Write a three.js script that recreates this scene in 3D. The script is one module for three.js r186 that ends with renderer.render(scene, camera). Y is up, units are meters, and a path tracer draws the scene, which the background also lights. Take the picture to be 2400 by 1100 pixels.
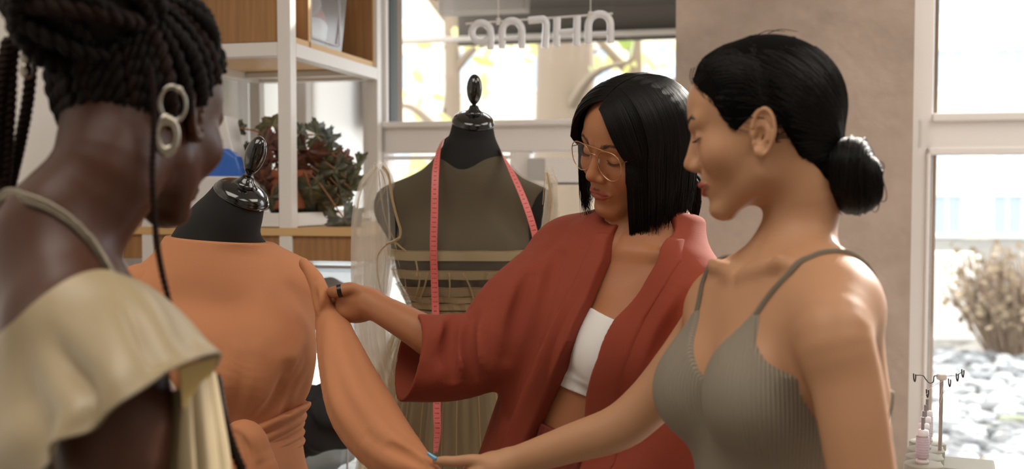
import * as THREE from 'three';
import { mergeGeometries, toCreasedNormals } from 'three/addons/utils/BufferGeometryUtils.js';
import { RoundedBoxGeometry } from 'three/addons/geometries/RoundedBoxGeometry.js';
import { RectAreaLightUniformsLib } from 'three/addons/lights/RectAreaLightUniformsLib.js';

// ---------- camera, sky, sun, lamps, exposure ----------
const scene = new THREE.Scene();
const FOCAL = 2600, CX = 1200, CY = 578, EYE = 1.47, PITCH = THREE.MathUtils.degToRad(2.7), YAW = THREE.MathUtils.degToRad(14);
const camera = new THREE.PerspectiveCamera(2 * Math.atan(CY / FOCAL) * 180 / Math.PI, 2400 / (2 * CY), 0.05, 200);
camera.position.set(0, EYE, 0);
camera.rotation.x = -PITCH;
camera.setViewOffset(2400, 2 * CY, 0, 0, 2400, 1100);
camera.focus = 1.95;
camera.userData.fStop = 3.2;
const renderer = new THREE.WebGLRenderer();
renderer.toneMapping = THREE.LinearToneMapping;
renderer.toneMappingExposure = 1.88;
renderer.shadowMap.enabled = true;
RectAreaLightUniformsLib.init();
scene.background = new THREE.Color(0.93, 0.97, 1.0);
scene.backgroundIntensity = 2.5;
const sun = new THREE.DirectionalLight(new THREE.Color(1, 0.95, 0.86), 3.8);
sun.name = 'sun';
sun.position.set(5.5, 4.3, -6.8); sun.target.position.set(0, 0, 0);
sun.castShadow = true; sun.shadow.radius = 2;
Object.assign(sun.shadow.camera, { left: -12, right: 12, top: 12, bottom: -12, near: 0.1, far: 60 });
scene.add(sun, sun.target);
const LAMP_POWER = 1.8;   // the ceiling panels over the work tables (built with the room)

// ---------- helpers ----------
const V3 = (x, y, z) => new THREE.Vector3(x, y, z);
const sP = Math.sin(PITCH), cP = Math.cos(PITCH), sY = Math.sin(YAW), cY = Math.cos(YAW);
function P(px, py, d) {                                   // a point of the place, seen at that pixel, d metres in front of the lens
  const x = (px - CX) / FOCAL * d, y = (CY - py) / FOCAL * d;
  return V3(x, EYE + y * cP - d * sP, -d * cP - y * sP);
}
const W = (px, d) => px * d / FOCAL;                      // a width in pixels as metres at depth d
const R = (u, y, v) => V3(u * cY + v * sY, y, u * sY - v * cY);   // room axes: u along the window wall, v towards it
let seedState = 7;
function rnd(a = 0, b = 1) { seedState = (seedState * 1664525 + 1013904223) >>> 0; return a + (b - a) * seedState / 4294967296; }
const clamp = (x, a, b) => x < a ? a : x > b ? b : x, lerp = (a, b, t) => a + (b - a) * t;
const sstep = (a, b, x) => { const t = clamp((x - a) / (b - a), 0, 1); return t * t * (3 - 2 * t); };
const usedNames = new Map();
function numbered(name) { const n = usedNames.get(name) ?? 0; usedNames.set(name, n + 1); return n ? name + '_' + String(n).padStart(3, '0') : name; }
function shadows(o) { o.castShadow = o.receiveShadow = true; return o; }
function mesh(name, geo, mat, parent) { const m = shadows(new THREE.Mesh(geo, mat)); m.name = numbered(name); if (parent) parent.add(m); return m; }
function tag(o, label, category, group, kind) { Object.assign(o.userData, { label, category }); if (group) o.userData.group = group; if (kind) o.userData.kind = kind; return o; }
function thing(name, label, category, group) { const g = new THREE.Group(); g.name = numbered(name); scene.add(g); return tag(g, label, category, group); }
function struct(name, geo, mat, parent = scene) { const m = mesh(name, geo, mat, parent); m.userData.kind = 'structure'; return m; }
// moves a thing that was built in world coordinates so that its origin is at its base
function rebase(o, base) { if (o.isMesh) o.geometry.translate(-base.x, -base.y, -base.z); for (const c of o.children) c.position.sub(base); o.position.copy(base); return o; }
function mat(color, roughness = 0.6, extra = {}) { return new THREE.MeshPhysicalMaterial({ color: new THREE.Color(color), roughness, ...extra }); }

// textures (bytes), repeated in metres
function tex(w, h, fn, rep, srgb = true) {
  const data = new Uint8Array(w * h * 4);
  for (let y = 0; y < h; y++) for (let x = 0; x < w; x++) { const c = fn(x / w, y / h); for (let k = 0; k < 3; k++) data[(y * w + x) * 4 + k] = clamp(Math.round(c[k] ?? c[0]), 0, 255); data[(y * w + x) * 4 + 3] = 255; }
  const t = new THREE.DataTexture(data, w, h); t.wrapS = t.wrapT = THREE.RepeatWrapping; t.magFilter = THREE.LinearFilter; t.minFilter = THREE.LinearFilter;
  if (srgb) t.colorSpace = THREE.SRGBColorSpace;
  if (rep) t.repeat.set(rep, rep);
  t.needsUpdate = true; return t;
}
function hash2(i, j, s) { let h = (i * 374761393 + j * 668265263 + s * 982451653) | 0; h = Math.imul(h ^ (h >>> 13), 1274126177); return ((h ^ (h >>> 16)) >>> 0) / 4294967296; }
function noise2(x, y, n, s = 1) {                          // tiles every n cells
  const i = Math.floor(x), j = Math.floor(y), u = x - i, v = y - j, a = u * u * (3 - 2 * u), b = v * v * (3 - 2 * v), m = (k) => ((k % n) + n) % n;
  return lerp(lerp(hash2(m(i), m(j), s), hash2(m(i + 1), m(j), s), a), lerp(hash2(m(i), m(j + 1), s), hash2(m(i + 1), m(j + 1), s), a), b);
}
const fbm = (x, y, n, s = 1) => 0.5 * noise2(x * n, y * n, n, s) + 0.27 * noise2(x * n * 2, y * n * 2, n * 2, s + 1) + 0.15 * noise2(x * n * 4, y * n * 4, n * 4, s + 2) + 0.08 * noise2(x * n * 8, y * n * 8, n * 8, s + 3);

// ---------- implicit surfaces, meshed by surface nets ----------
const smin = (a, b, k) => { const h = k - Math.abs(a - b); return h > 0 ? Math.min(a, b) - h * h / (4 * k) : Math.min(a, b); };
const smax = (a, b, k) => -smin(-a, -b, k);
function ell(x, y, z, cx, cy, cz, rx, ry, rz) {
  x -= cx; y -= cy; z -= cz;
  const a = x / rx, b = y / ry, c = z / rz, k0 = Math.sqrt(a * a + b * b + c * c), d = a / rx, e = b / ry, g = c / rz, k1 = Math.sqrt(d * d + e * e + g * g);
  return k1 < 1e-9 ? -Math.min(rx, ry, rz) : k0 * (k0 - 1) / k1;
}
function cap(x, y, z, ax, ay, az, ra, bx, by, bz, rb) {
  const dx = bx - ax, dy = by - ay, dz = bz - az, px = x - ax, py = y - ay, pz = z - az;
  let t = (px * dx + py * dy + pz * dz) / (dx * dx + dy * dy + dz * dz + 1e-12); t = t < 0 ? 0 : t > 1 ? 1 : t;
  const qx = px - dx * t, qy = py - dy * t, qz = pz - dz * t;
  return Math.sqrt(qx * qx + qy * qy + qz * qz) - (ra + (rb - ra) * t);
}
const ball = (x, y, z, cx, cy, cz, r) => Math.sqrt((x - cx) ** 2 + (y - cy) ** 2 + (z - cz) ** 2) - r;
// a limb: points [Vector3, radius], joined by tapered capsules along a smooth curve
function limb(pts, k = 0.012, sub = 3) {
  if (sub > 1) sub += 2;
  const n = pts.length, out = [];
  if (n > 2 && sub > 1) {
    const c = new THREE.CatmullRomCurve3(pts.map((p) => p[0]), false, 'centripetal'), rs = pts.map((p) => p[1]);
    for (let i = 0; i <= (n - 1) * sub; i++) {
      const t = i / ((n - 1) * sub), s = t * (n - 1), j = Math.min(n - 2, Math.floor(s)), q = s - j, a = rs[Math.max(0, j - 1)], b = rs[j], d = rs[j + 1], e = rs[Math.min(n - 1, j + 2)];
      const r = 0.5 * (2 * b + (d - a) * q + (2 * a - 5 * b + 4 * d - e) * q * q + (3 * b - a - 3 * d + e) * q * q * q);
      const v = c.getPoint(t); out.push([v.x, v.y, v.z, r]);
    }
  } else for (const [v, r] of pts) out.push([v.x, v.y, v.z, r]);
  const lo = V3(1e9, 1e9, 1e9), hi = V3(-1e9, -1e9, -1e9);
  for (const o of out) { const q = V3(o[0], o[1], o[2]); lo.min(q.clone().subScalar(o[3])); hi.max(q.addScalar(o[3])); }
  return (x, y, z) => {
    const bx = Math.max(lo.x - x, x - hi.x, 0), by = Math.max(lo.y - y, y - hi.y, 0), bz = Math.max(lo.z - z, z - hi.z, 0), far = Math.sqrt(bx * bx + by * by + bz * bz);
    if (far > 0.08) return far;
    let d = 1e9;
    for (let i = 0; i < out.length - 1; i++) { const a = out[i], b = out[i + 1]; const q = cap(x, y, z, a[0], a[1], a[2], a[3], b[0], b[1], b[2], b[3]); d = sub > 1 ? Math.min(d, q) : smin(d, q, k); }
    return d;
  };
}
// an ellipsoid with its own axes: centre, three radii, quaternion
function blob(c, rx, ry, rz, q) {
  const i = (q ?? new THREE.Quaternion()).clone().invert(), m = new THREE.Matrix4().makeRotationFromQuaternion(i).elements;
  return (x, y, z) => { x -= c.x; y -= c.y; z -= c.z; return ell(m[0] * x + m[4] * y + m[8] * z, m[1] * x + m[5] * y + m[9] * z, m[2] * x + m[6] * y + m[10] * z, 0, 0, 0, rx, ry, rz); };
}
const union = (k, ...fs) => (x, y, z) => { let d = fs[0](x, y, z); for (let i = 1; i < fs.length; i++) d = smin(d, fs[i](x, y, z), k); return d; };
function framed(f, m) {                                    // a field that lives in the axes of matrix m (rotation and translation)
  const e = m.clone().invert().elements;
  return (x, y, z) => f(e[0] * x + e[4] * y + e[8] * z + e[12], e[1] * x + e[5] * y + e[9] * z + e[13], e[2] * x + e[6] * y + e[10] * z + e[14]);
}
function meshField(f, lo, hi, cell, opt = {}) {
  const B = 4, nx = Math.ceil((hi.x - lo.x) / cell / B) * B + 1, ny = Math.ceil((hi.y - lo.y) / cell / B) * B + 1, nz = Math.ceil((hi.z - lo.z) / cell / B) * B + 1;
  const val = new Float32Array(nx * ny * nz).fill(1e3), id = (i, j, k) => (k * ny + j) * nx + i, reach = cell * B * 0.87 * (opt.slack ?? 1.5) + cell;
  const done = new Uint8Array(nx * ny * nz);
  for (let k = 0; k < nz - 1; k += B) for (let j = 0; j < ny - 1; j += B) for (let i = 0; i < nx - 1; i += B) {
    const h = B / 2, c = f(lo.x + (i + h) * cell, lo.y + (j + h) * cell, lo.z + (k + h) * cell), near = Math.abs(c) < reach;
    for (let w = 0; w <= B; w++) for (let v = 0; v <= B; v++) for (let u = 0; u <= B; u++) {
      const n = id(i + u, j + v, k + w);
      if (done[n] === 2) continue;
      if (near) { val[n] = f(lo.x + (i + u) * cell, lo.y + (j + v) * cell, lo.z + (k + w) * cell); done[n] = 2; } else if (!done[n]) { val[n] = c; done[n] = 1; }
    }
  }
  const pos = [], at = new Int32Array(nx * ny * nz).fill(-1), idx = [];
  for (let k = 0; k < nz - 1; k++) for (let j = 0; j < ny - 1; j++) for (let i = 0; i < nx - 1; i++) {
    let s = 0; const v = [];
    for (let c = 0; c < 8; c++) { const q = val[id(i + (c & 1), j + ((c >> 1) & 1), k + (c >> 2))]; v.push(q); if (q < 0) s++; }
    if (s === 0 || s === 8) continue;
    let x = 0, y = 0, z = 0, n = 0;
    for (let c = 0; c < 8; c++) for (const b of [1, 2, 4]) {
      const e = c | b; if (e === c || (v[c] < 0) === (v[e] < 0)) continue;
      const t = v[c] / (v[c] - v[e]);
      x += (c & 1) + (b === 1 ? t : 0); y += ((c >> 1) & 1) + (b === 2 ? t : 0); z += (c >> 2) + (b === 4 ? t : 0); n++;
    }
    at[id(i, j, k)] = pos.length / 3;
    pos.push(lo.x + (i + x / n) * cell, lo.y + (j + y / n) * cell, lo.z + (k + z / n) * cell);
  }
  const quad = (a, b, c, d, flip) => { if (a < 0 || b < 0 || c < 0 || d < 0) return; flip ? idx.push(a, c, b, a, d, c) : idx.push(a, b, c, a, c, d); };
  for (let k = 1; k < nz - 1; k++) for (let j = 1; j < ny - 1; j++) for (let i = 1; i < nx - 1; i++) {
    const s = val[id(i, j, k)] < 0;
    if (s !== val[id(i + 1, j, k)] < 0) quad(at[id(i, j - 1, k - 1)], at[id(i, j, k - 1)], at[id(i, j, k)], at[id(i, j - 1, k)], !s);
    if (s !== val[id(i, j + 1, k)] < 0) quad(at[id(i - 1, j, k - 1)], at[id(i - 1, j, k)], at[id(i, j, k)], at[id(i, j, k - 1)], !s);
    if (s !== val[id(i, j, k + 1)] < 0) quad(at[id(i - 1, j - 1, k)], at[id(i, j - 1, k)], at[id(i, j, k)], at[id(i - 1, j, k)], !s);
  }
  const N = pos.length / 3, P3 = new Float32Array(pos), nor = new Float32Array(N * 3), col = opt.color ? new Float32Array(N * 3) : null, uv = new Float32Array(N * 2), e = opt.eps ?? cell * 0.5;
  for (let n = 0; n < N; n++) {
    let x = P3[n * 3], y = P3[n * 3 + 1], z = P3[n * 3 + 2], gx, gy, gz, l;
    for (let it = 0; it < 2; it++) {
      gx = f(x + e, y, z) - f(x - e, y, z); gy = f(x, y + e, z) - f(x, y - e, z); gz = f(x, y, z + e) - f(x, y, z - e); l = Math.sqrt(gx * gx + gy * gy + gz * gz) || 1;
      if (it) break;
      const d = clamp(f(x, y, z) / Math.max(l / (2 * e), 0.4), -cell * 0.5, cell * 0.5); x -= gx / l * d; y -= gy / l * d; z -= gz / l * d;
    }
    P3[n * 3] = x; P3[n * 3 + 1] = y; P3[n * 3 + 2] = z; nor[n * 3] = gx / l; nor[n * 3 + 1] = gy / l; nor[n * 3 + 2] = gz / l;
    if (col) { const c = opt.color(x, y, z); col[n * 3] = c[0]; col[n * 3 + 1] = c[1]; col[n * 3 + 2] = c[2]; }
    const w = opt.uv ? opt.uv(x, y, z) : [x + z * 0.7, y]; uv[n * 2] = w[0]; uv[n * 2 + 1] = w[1];
  }
  const g = new THREE.BufferGeometry();
  g.setAttribute('position', new THREE.BufferAttribute(P3, 3)); g.setAttribute('normal', new THREE.BufferAttribute(nor, 3)); g.setAttribute('uv', new THREE.BufferAttribute(uv, 2));
  if (col) g.setAttribute('color', new THREE.BufferAttribute(col, 3));
  g.setIndex(idx);
  return g;
}

// ---------- swept tubes and draped sheets ----------
// one geometry of many tubes; paths: arrays of Vector3; rad(t, n) the radius along path n
function tubes(paths, rad, sides = 4, flat) {
  let nv = 0, ni = 0;
  for (const p of paths) { nv += p.length * sides; ni += (p.length - 1) * sides * 6; }
  const pos = new Float32Array(nv * 3), nor = new Float32Array(nv * 3), uv = new Float32Array(nv * 2), idx = new Uint32Array(ni);
  let o = 0, q = 0;
  const T = V3(), A = V3(), Bn = V3(), up = V3();
  paths.forEach((p, n) => {
    const start = o, L = p.length;
    up.set(0.31, 0.9, 0.27);
    for (let i = 0; i < L; i++) {
      T.subVectors(p[Math.min(L - 1, i + 1)], p[Math.max(0, i - 1)]).normalize();
      A.copy(up).addScaledVector(T, -up.dot(T)); if (A.lengthSq() < 1e-6) A.set(T.y, T.z, T.x); A.normalize(); up.copy(A); Bn.crossVectors(T, A);
      const r = rad(i / (L - 1), n);
      for (let s = 0; s < sides; s++, o++) {
        const a = s / sides * Math.PI * 2, c = Math.cos(a), d = Math.sin(a) * (flat ?? 1);
        const x = A.x * c + Bn.x * d, y = A.y * c + Bn.y * d, z = A.z * c + Bn.z * d;
        pos[o * 3] = p[i].x + x * r; pos[o * 3 + 1] = p[i].y + y * r; pos[o * 3 + 2] = p[i].z + z * r;
        const l = Math.hypot(x, y, z) || 1; nor[o * 3] = x / l; nor[o * 3 + 1] = y / l; nor[o * 3 + 2] = z / l; uv[o * 2] = s / sides; uv[o * 2 + 1] = i / (L - 1);
        if (i < L - 1) { const a0 = start + i * sides + s, b0 = start + i * sides + (s + 1) % sides; idx[q++] = a0; idx[q++] = b0; idx[q++] = b0 + sides; idx[q++] = a0; idx[q++] = b0 + sides; idx[q++] = a0 + sides; }
      }
    }
  });
  const g = new THREE.BufferGeometry();
  g.setAttribute('position', new THREE.BufferAttribute(pos, 3)); g.setAttribute('normal', new THREE.BufferAttribute(nor, 3)); g.setAttribute('uv', new THREE.BufferAttribute(uv, 2)); g.setIndex(new THREE.BufferAttribute(idx, 1));
  return g;
}
const spline = (pts, n) => new THREE.CatmullRomCurve3(pts, false, 'centripetal').getPoints(n);
const tube = (pts, r, n = 24, sides = 8) => capped(spline(pts, n), r, sides);
function capped(path, r, sides = 8) {
  const rf = typeof r === 'function' ? r : () => r, a = path[0].clone().sub(path[1]).normalize(), b = path[path.length - 1].clone().sub(path[path.length - 2]).normalize(), e = 1e-4;
  const p = [path[0].clone().addScaledVector(a, e), ...path, path[path.length - 1].clone().addScaledVector(b, e)], L = path.length - 1;
  return tubes([p], (t) => { const i = Math.round(t * (L + 2)); return i === 0 || i === L + 2 ? 1e-5 : rf((i - 1) / L); }, sides);
}
// a surface through a grid of control points (rows of Vector3), solidified; closed = the columns run round
function sheet(rows, nu, nv, thick, { closed = false, shift, uvScale = 1 } = {}) {
  const across = rows.map((r) => new THREE.CatmullRomCurve3(r, closed, 'centripetal').getPoints(nu)), g = [];
  for (let i = 0; i <= nu; i++) g.push(new THREE.CatmullRomCurve3(across.map((r) => r[i]), false, 'centripetal').getPoints(nv));
  const at = (i, j) => g[i][j], n = (nu + 1) * (nv + 1), pos = new Float32Array(n * 6), uv = new Float32Array(n * 4), idx = [];
  const normal = (i, j) => {
    const l = closed && i === 0 ? nu - 1 : Math.max(0, i - 1), r = closed && i === nu ? 1 : Math.min(nu, i + 1);
    return at(r, j).clone().sub(at(l, j)).cross(at(i, Math.min(nv, j + 1)).clone().sub(at(i, Math.max(0, j - 1)))).normalize();
  };
  const N = g.map((c, i) => c.map((_, j) => normal(i, j)));
  if (shift) { for (let i = 0; i <= nu; i++) for (let j = 0; j <= nv; j++) at(i, j).addScaledVector(N[i][j], shift(i / nu, j / nv)); for (let i = 0; i <= nu; i++) for (let j = 0; j <= nv; j++) N[i][j] = normal(i, j); }
  const id = (i, j, s) => s * n + i * (nv + 1) + j;
  let acc = 0;
  for (let i = 0; i <= nu; i++) { if (i) acc += at(i, nv >> 1).distanceTo(at(i - 1, nv >> 1)); let down = 0;
    for (let j = 0; j <= nv; j++) { if (j) down += at(i, j).distanceTo(at(i, j - 1)); for (const s of [0, 1]) { const p = at(i, j).clone().addScaledVector(N[i][j], s ? -thick : 0), k = id(i, j, s); p.toArray(pos, k * 3); uv[k * 2] = acc * uvScale; uv[k * 2 + 1] = down * uvScale; } } }
  for (let i = 0; i < nu; i++) for (let j = 0; j < nv; j++) { const a = id(i, j, 0), b = id(i + 1, j, 0), c = id(i + 1, j + 1, 0), d = id(i, j + 1, 0); idx.push(a, b, c, a, c, d); if (thick) idx.push(a + n, c + n, b + n, a + n, d + n, c + n); }
  const geo = new THREE.BufferGeometry();
  const edge = [];
  if (thick) { for (let i = 0; i < nu; i++) { edge.push([id(i + 1, 0, 0), id(i, 0, 0)], [id(i, nv, 0), id(i + 1, nv, 0)]); } if (!closed) for (let j = 0; j < nv; j++) edge.push([id(0, j, 0), id(0, j + 1, 0)], [id(nu, j + 1, 0), id(nu, j, 0)]); }
  for (const [a, b] of edge) idx.push(a, b, b + n, a, b + n, a + n);
  geo.setAttribute('position', new THREE.BufferAttribute(thick ? pos : pos.slice(0, n * 3), 3)); geo.setAttribute('uv', new THREE.BufferAttribute(thick ? uv : uv.slice(0, n * 2), 2)); geo.setIndex(idx);
  const nor = new Float32Array(n * (thick ? 6 : 3));
  for (let i = 0; i <= nu; i++) for (let j = 0; j <= nv; j++) { N[i][j].toArray(nor, id(i, j, 0) * 3); if (thick) N[i][j].clone().negate().toArray(nor, id(i, j, 1) * 3); }
  geo.setAttribute('normal', new THREE.BufferAttribute(nor, 3));
  return geo;
}
const lathe = (pts, seg = 48) => new THREE.LatheGeometry(pts.map(([r, y]) => new THREE.Vector2(Math.max(r, 1e-5), y)), seg);
const box = (w, h, d, r = 0.003, s = 2) => { const g = r ? new RoundedBoxGeometry(w, h, d, s, Math.min(r, w / 2.01, h / 2.01, d / 2.01)) : new THREE.BoxGeometry(w, h, d); return g.index ? g.toNonIndexed() : g; };
// a box in room axes between two corners; uv in metres
function rbox(u0, u1, y0, y1, v0, v1, r = 0) {
  const g = box(u1 - u0, y1 - y0, v1 - v0, r), p = g.attributes.position, nrm = g.attributes.normal, uv = g.attributes.uv;
  for (let i = 0; i < p.count; i++) { const ax = Math.abs(nrm.getX(i)), ay = Math.abs(nrm.getY(i)), az = Math.abs(nrm.getZ(i)); if (ay > ax && ay > az) uv.setXY(i, p.getX(i), p.getZ(i)); else if (ax > az) uv.setXY(i, p.getZ(i) + v0, p.getY(i) + y0); else uv.setXY(i, p.getX(i) + u0, p.getY(i) + y0); }
  g.rotateY(-YAW); const c = R((u0 + u1) / 2, (y0 + y1) / 2, (v0 + v1) / 2); g.translate(c.x, c.y, c.z); return g;
}
const merge = (...gs) => mergeGeometries(gs.flat().map((g) => { const q = g.index ? g.toNonIndexed() : g; for (const k of Object.keys(q.attributes)) if (!['position', 'normal', 'uv'].includes(k)) q.deleteAttribute(k); return q; }));

// ---------- the room ----------
const V = 3.36, UL = -1.74, UR = 3.3, VF = -2.6, TOP = 3.0;
const plasterMap = tex(512, 512, (x, y) => { const n = fbm(x, y, 5, 3), m = fbm(x + 0.3, y * 1.5, 12, 9), s = noise2(x * 90, y * 90, 90, 5); const t = 0.86 + 0.2 * (n - 0.5) + 0.12 * (m - 0.5) + 0.03 * (s - 0.5); return [255 * t * 0.985, 255 * t * 0.965, 255 * t * 0.94]; }, 0.6);
const plasterBump = tex(256, 256, (x, y) => [255 * fbm(x, y, 16, 21)], 1.2, false);
const M = {
  plaster: mat('#dccbc1', 0.9, { map: plasterMap, bumpMap: plasterBump, bumpScale: 0.004 }),
  white: mat('#eae6e0', 0.85, { bumpMap: plasterBump, bumpScale: 0.002 }),
  frame: mat('#f4f0ee', 0.35),
  gasket: mat('#3b413f', 0.6),
  metalWhite: mat('#e8e4e0', 0.4),
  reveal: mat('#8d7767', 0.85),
  concrete: mat('#8c8780', 0.8, { bumpMap: plasterBump, bumpScale: 0.003 }),
  glass: new THREE.MeshPhysicalMaterial({ color: 0xffffff, roughness: 0.02, transmission: 1, thickness: 0, ior: 1.5 }),
  frosted: new THREE.MeshPhysicalMaterial({ color: new THREE.Color('#f2f0ec'), roughness: 1, transmission: 0.92, thickness: 0, ior: 1.3 }),
  ceiling: mat('#d8d2ca', 0.9),
};
const floorMap = tex(256, 256, (x, y) => { const t = 0.8 + 0.3 * (fbm(x, y, 6, 31) - 0.5); return [200 * t, 190 * t, 178 * t]; }, 0.5);
M.floor = mat('#ffffff', 0.45, { map: floorMap });
struct('floor', rbox(UL - 0.2, UR + 0.2, -0.12, 0, VF - 0.2, V + 0.15), M.floor);
struct('ceiling', rbox(UL - 0.2, UR + 0.2, TOP, TOP + 0.15, VF - 0.2, V + 0.2), M.ceiling);
struct('wall_left', rbox(UL - 0.2, UL, 0, TOP, VF - 0.2, V + 0.2), M.white);
struct('wall_front', rbox(UL, UR, 0, TOP, VF - 0.2, VF), M.white);
struct('wall_right', rbox(UR, UR + 0.2, 0, TOP, VF - 0.2, V + 0.2), M.white);
const uAt = (px, v) => { const k = (px - CX) / FOCAL; return v * (k * cY - sY) / (k * sY + cY); };
const W1a = uAt(884, V), W1b = uAt(1640, V), PIL0 = uAt(1581, V - 0.16), PIL1 = uAt(2136, V - 0.16), W2a = uAt(2140, V), W2b = 1.75, SILL = 0.12, TR0 = 1.6, TR1 = 1.685, HEAD = 2.72;
struct('wall_back', merge(rbox(UL, W2b + 0.01, HEAD, TOP, V - 0.05, V + 0.2), rbox(W2b, UR, 0, TOP, V - 0.05, V + 0.2), rbox(UL, W2b, 0, SILL, V - 0.05, V + 0.2)), M.white);
struct('wall_pillar', rbox(PIL0, PIL1, 0, TOP, V - 0.16, V + 0.2), M.plaster);
function windowFrame(name, bars) { return struct(name, merge(bars.map((b) => rbox(...b, 0.006))), M.frame); }
const fv = V - 0.035, fw = V + 0.035;
const w1 = windowFrame('window_1', [[W1a, uAt(917, V), SILL, HEAD, fv, fw], [W1b - 0.05, W1b, SILL, HEAD, fv, fw], [W1a, W1b, TR0, TR1, fv, fw], [W1a, W1b, HEAD - 0.05, HEAD, fv, fw], [W1a, W1b, SILL, SILL + 0.06, fv, fw], [uAt(1210, V), uAt(1247, V), SILL, TR0, fv, fw]]);
struct('window_sill', rbox(uAt(917, V) - 0.01, W1b - 0.05, TR1 - 0.005, TR1 + 0.012, V - 0.06, V + 0.03, 0.004), M.frame, w1);
struct('window_sash', merge([[uAt(905, V), uAt(915, V), SILL, TR0, fv - 0.012, fv + 0.02], [uAt(1203, V), uAt(1213, V), SILL, TR0, fv - 0.012, fv + 0.02], [uAt(905, V), uAt(1213, V), TR0 - 0.022, TR0 - 0.01, fv - 0.012, fv + 0.02], [uAt(1247, V), uAt(1291, V), SILL + 0.03, TR0 - 0.02, fv - 0.025, fv + 0.02], [W1b - 0.12, W1b - 0.05, SILL + 0.03, TR0 - 0.02, fv - 0.025, fv + 0.02], [uAt(1247, V), W1b - 0.05, TR0 - 0.095, TR0 - 0.02, fv - 0.025, fv + 0.02], [uAt(1247, V), W1b - 0.05, SILL, SILL + 0.1, fv - 0.025, fv + 0.02]].map((b) => rbox(...b, 0.005))), M.frame, w1);
struct('window_pane', rbox(W1a + 0.02, W1b - 0.02, TR1 - 0.01, HEAD - 0.02, V, V + 0.004), M.glass, w1).geometry;
const pane = (n, u0, u1, y0, y1, parent) => { const g = new THREE.PlaneGeometry(u1 - u0, y1 - y0); g.rotateY(-YAW); const c = R((u0 + u1) / 2, (y0 + y1) / 2, V + 0.004); g.translate(c.x, c.y, c.z); return struct('window_pane', g, M.glass, parent); };
w1.children[2].geometry = (() => { const g = new THREE.PlaneGeometry(W1b - W1a - 0.04, HEAD - TR1 - 0.01); g.rotateY(-YAW); const c = R((W1a + W1b) / 2, (TR1 + HEAD) / 2, V + 0.004); g.translate(c.x, c.y, c.z); return g; })();
pane(1, uAt(912, V), uAt(1208, V), SILL + 0.03, TR0 - 0.012, w1);
pane(1, uAt(1285, V), W1b - 0.1, SILL + 0.08, TR0 - 0.08, w1);
struct('window_gasket', merge(rbox(uAt(917, V), uAt(920, V), TR1, HEAD - 0.05, fv + 0.02, fw + 0.02), rbox(uAt(1290, V), uAt(1294, V), SILL + 0.1, TR0 - 0.095, fv + 0.02, fw), rbox(uAt(1294, V), W1b - 0.12, TR0 - 0.1, TR0 - 0.094, fv + 0.02, fw)), M.gasket, w1);
// right window, down to a low sill
const w2 = windowFrame('window_2', [[W2a - 0.02, uAt(2180, V), SILL, HEAD, fv, fw], [W2b - 0.06, W2b, SILL, HEAD, fv, fw], [W2a, W2b, TR0 - 0.005, TR1, fv, fw], [W2a, W2b, HEAD - 0.05, HEAD, fv, fw], [W2a, W2b, SILL, SILL + 0.06, fv, fw], [uAt(2180, V) - 0.004, W2b - 0.05, TR1 - 0.012, TR1 + 0.012, V - 0.05, V + 0.02]]);
struct('window_sash', merge(rbox(uAt(2165, V), uAt(2175, V), SILL, TR0, fv - 0.015, fv + 0.02, 0.004), rbox(uAt(2165, V), W2b, TR0 - 0.02, TR0, fv - 0.015, fv + 0.02, 0.004)), M.frame, w2);
pane(2, uAt(2176, V), W2b - 0.05, TR1, HEAD - 0.05, w2);
pane(2, uAt(2166, V), W2b - 0.05, SILL + 0.05, TR0 - 0.01, w2);
struct('window_gasket', merge(rbox(uAt(2175, V), uAt(2177.5, V), SILL, TR0, fv - 0.01, fw), rbox(uAt(2180, V), uAt(2182, V), TR1, HEAD, fv + 0.01, fw)), M.gasket, w2);
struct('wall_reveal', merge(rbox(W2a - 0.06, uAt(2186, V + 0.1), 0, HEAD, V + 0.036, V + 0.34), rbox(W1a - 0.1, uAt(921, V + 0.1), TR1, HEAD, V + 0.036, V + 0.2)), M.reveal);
// the frosted light beside the shelf: two panes of white film between posts
const w3 = windowFrame('window_3', [[UL, uAt(545, V), SILL, HEAD, fv, fw], [uAt(692, V), uAt(730, V), SILL, HEAD, fv, fw], [W1a - 0.035, W1a + 0.002, SILL, HEAD, fv, fw], [UL, W1a, SILL, SILL + 0.06, fv, fw], [UL, W1a, HEAD - 0.05, HEAD, fv, fw]]);
for (const [a, b] of [[uAt(540, V), uAt(695, V)], [uAt(728, V), W1a - 0.03]]) { const g = new THREE.PlaneGeometry(b - a, HEAD - SILL - 0.08); g.rotateY(-YAW); const c = R((a + b) / 2, (SILL + HEAD) / 2, V + 0.01); g.translate(c.x, c.y, c.z); struct('window_film', g, M.frosted, w3); }
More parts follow.
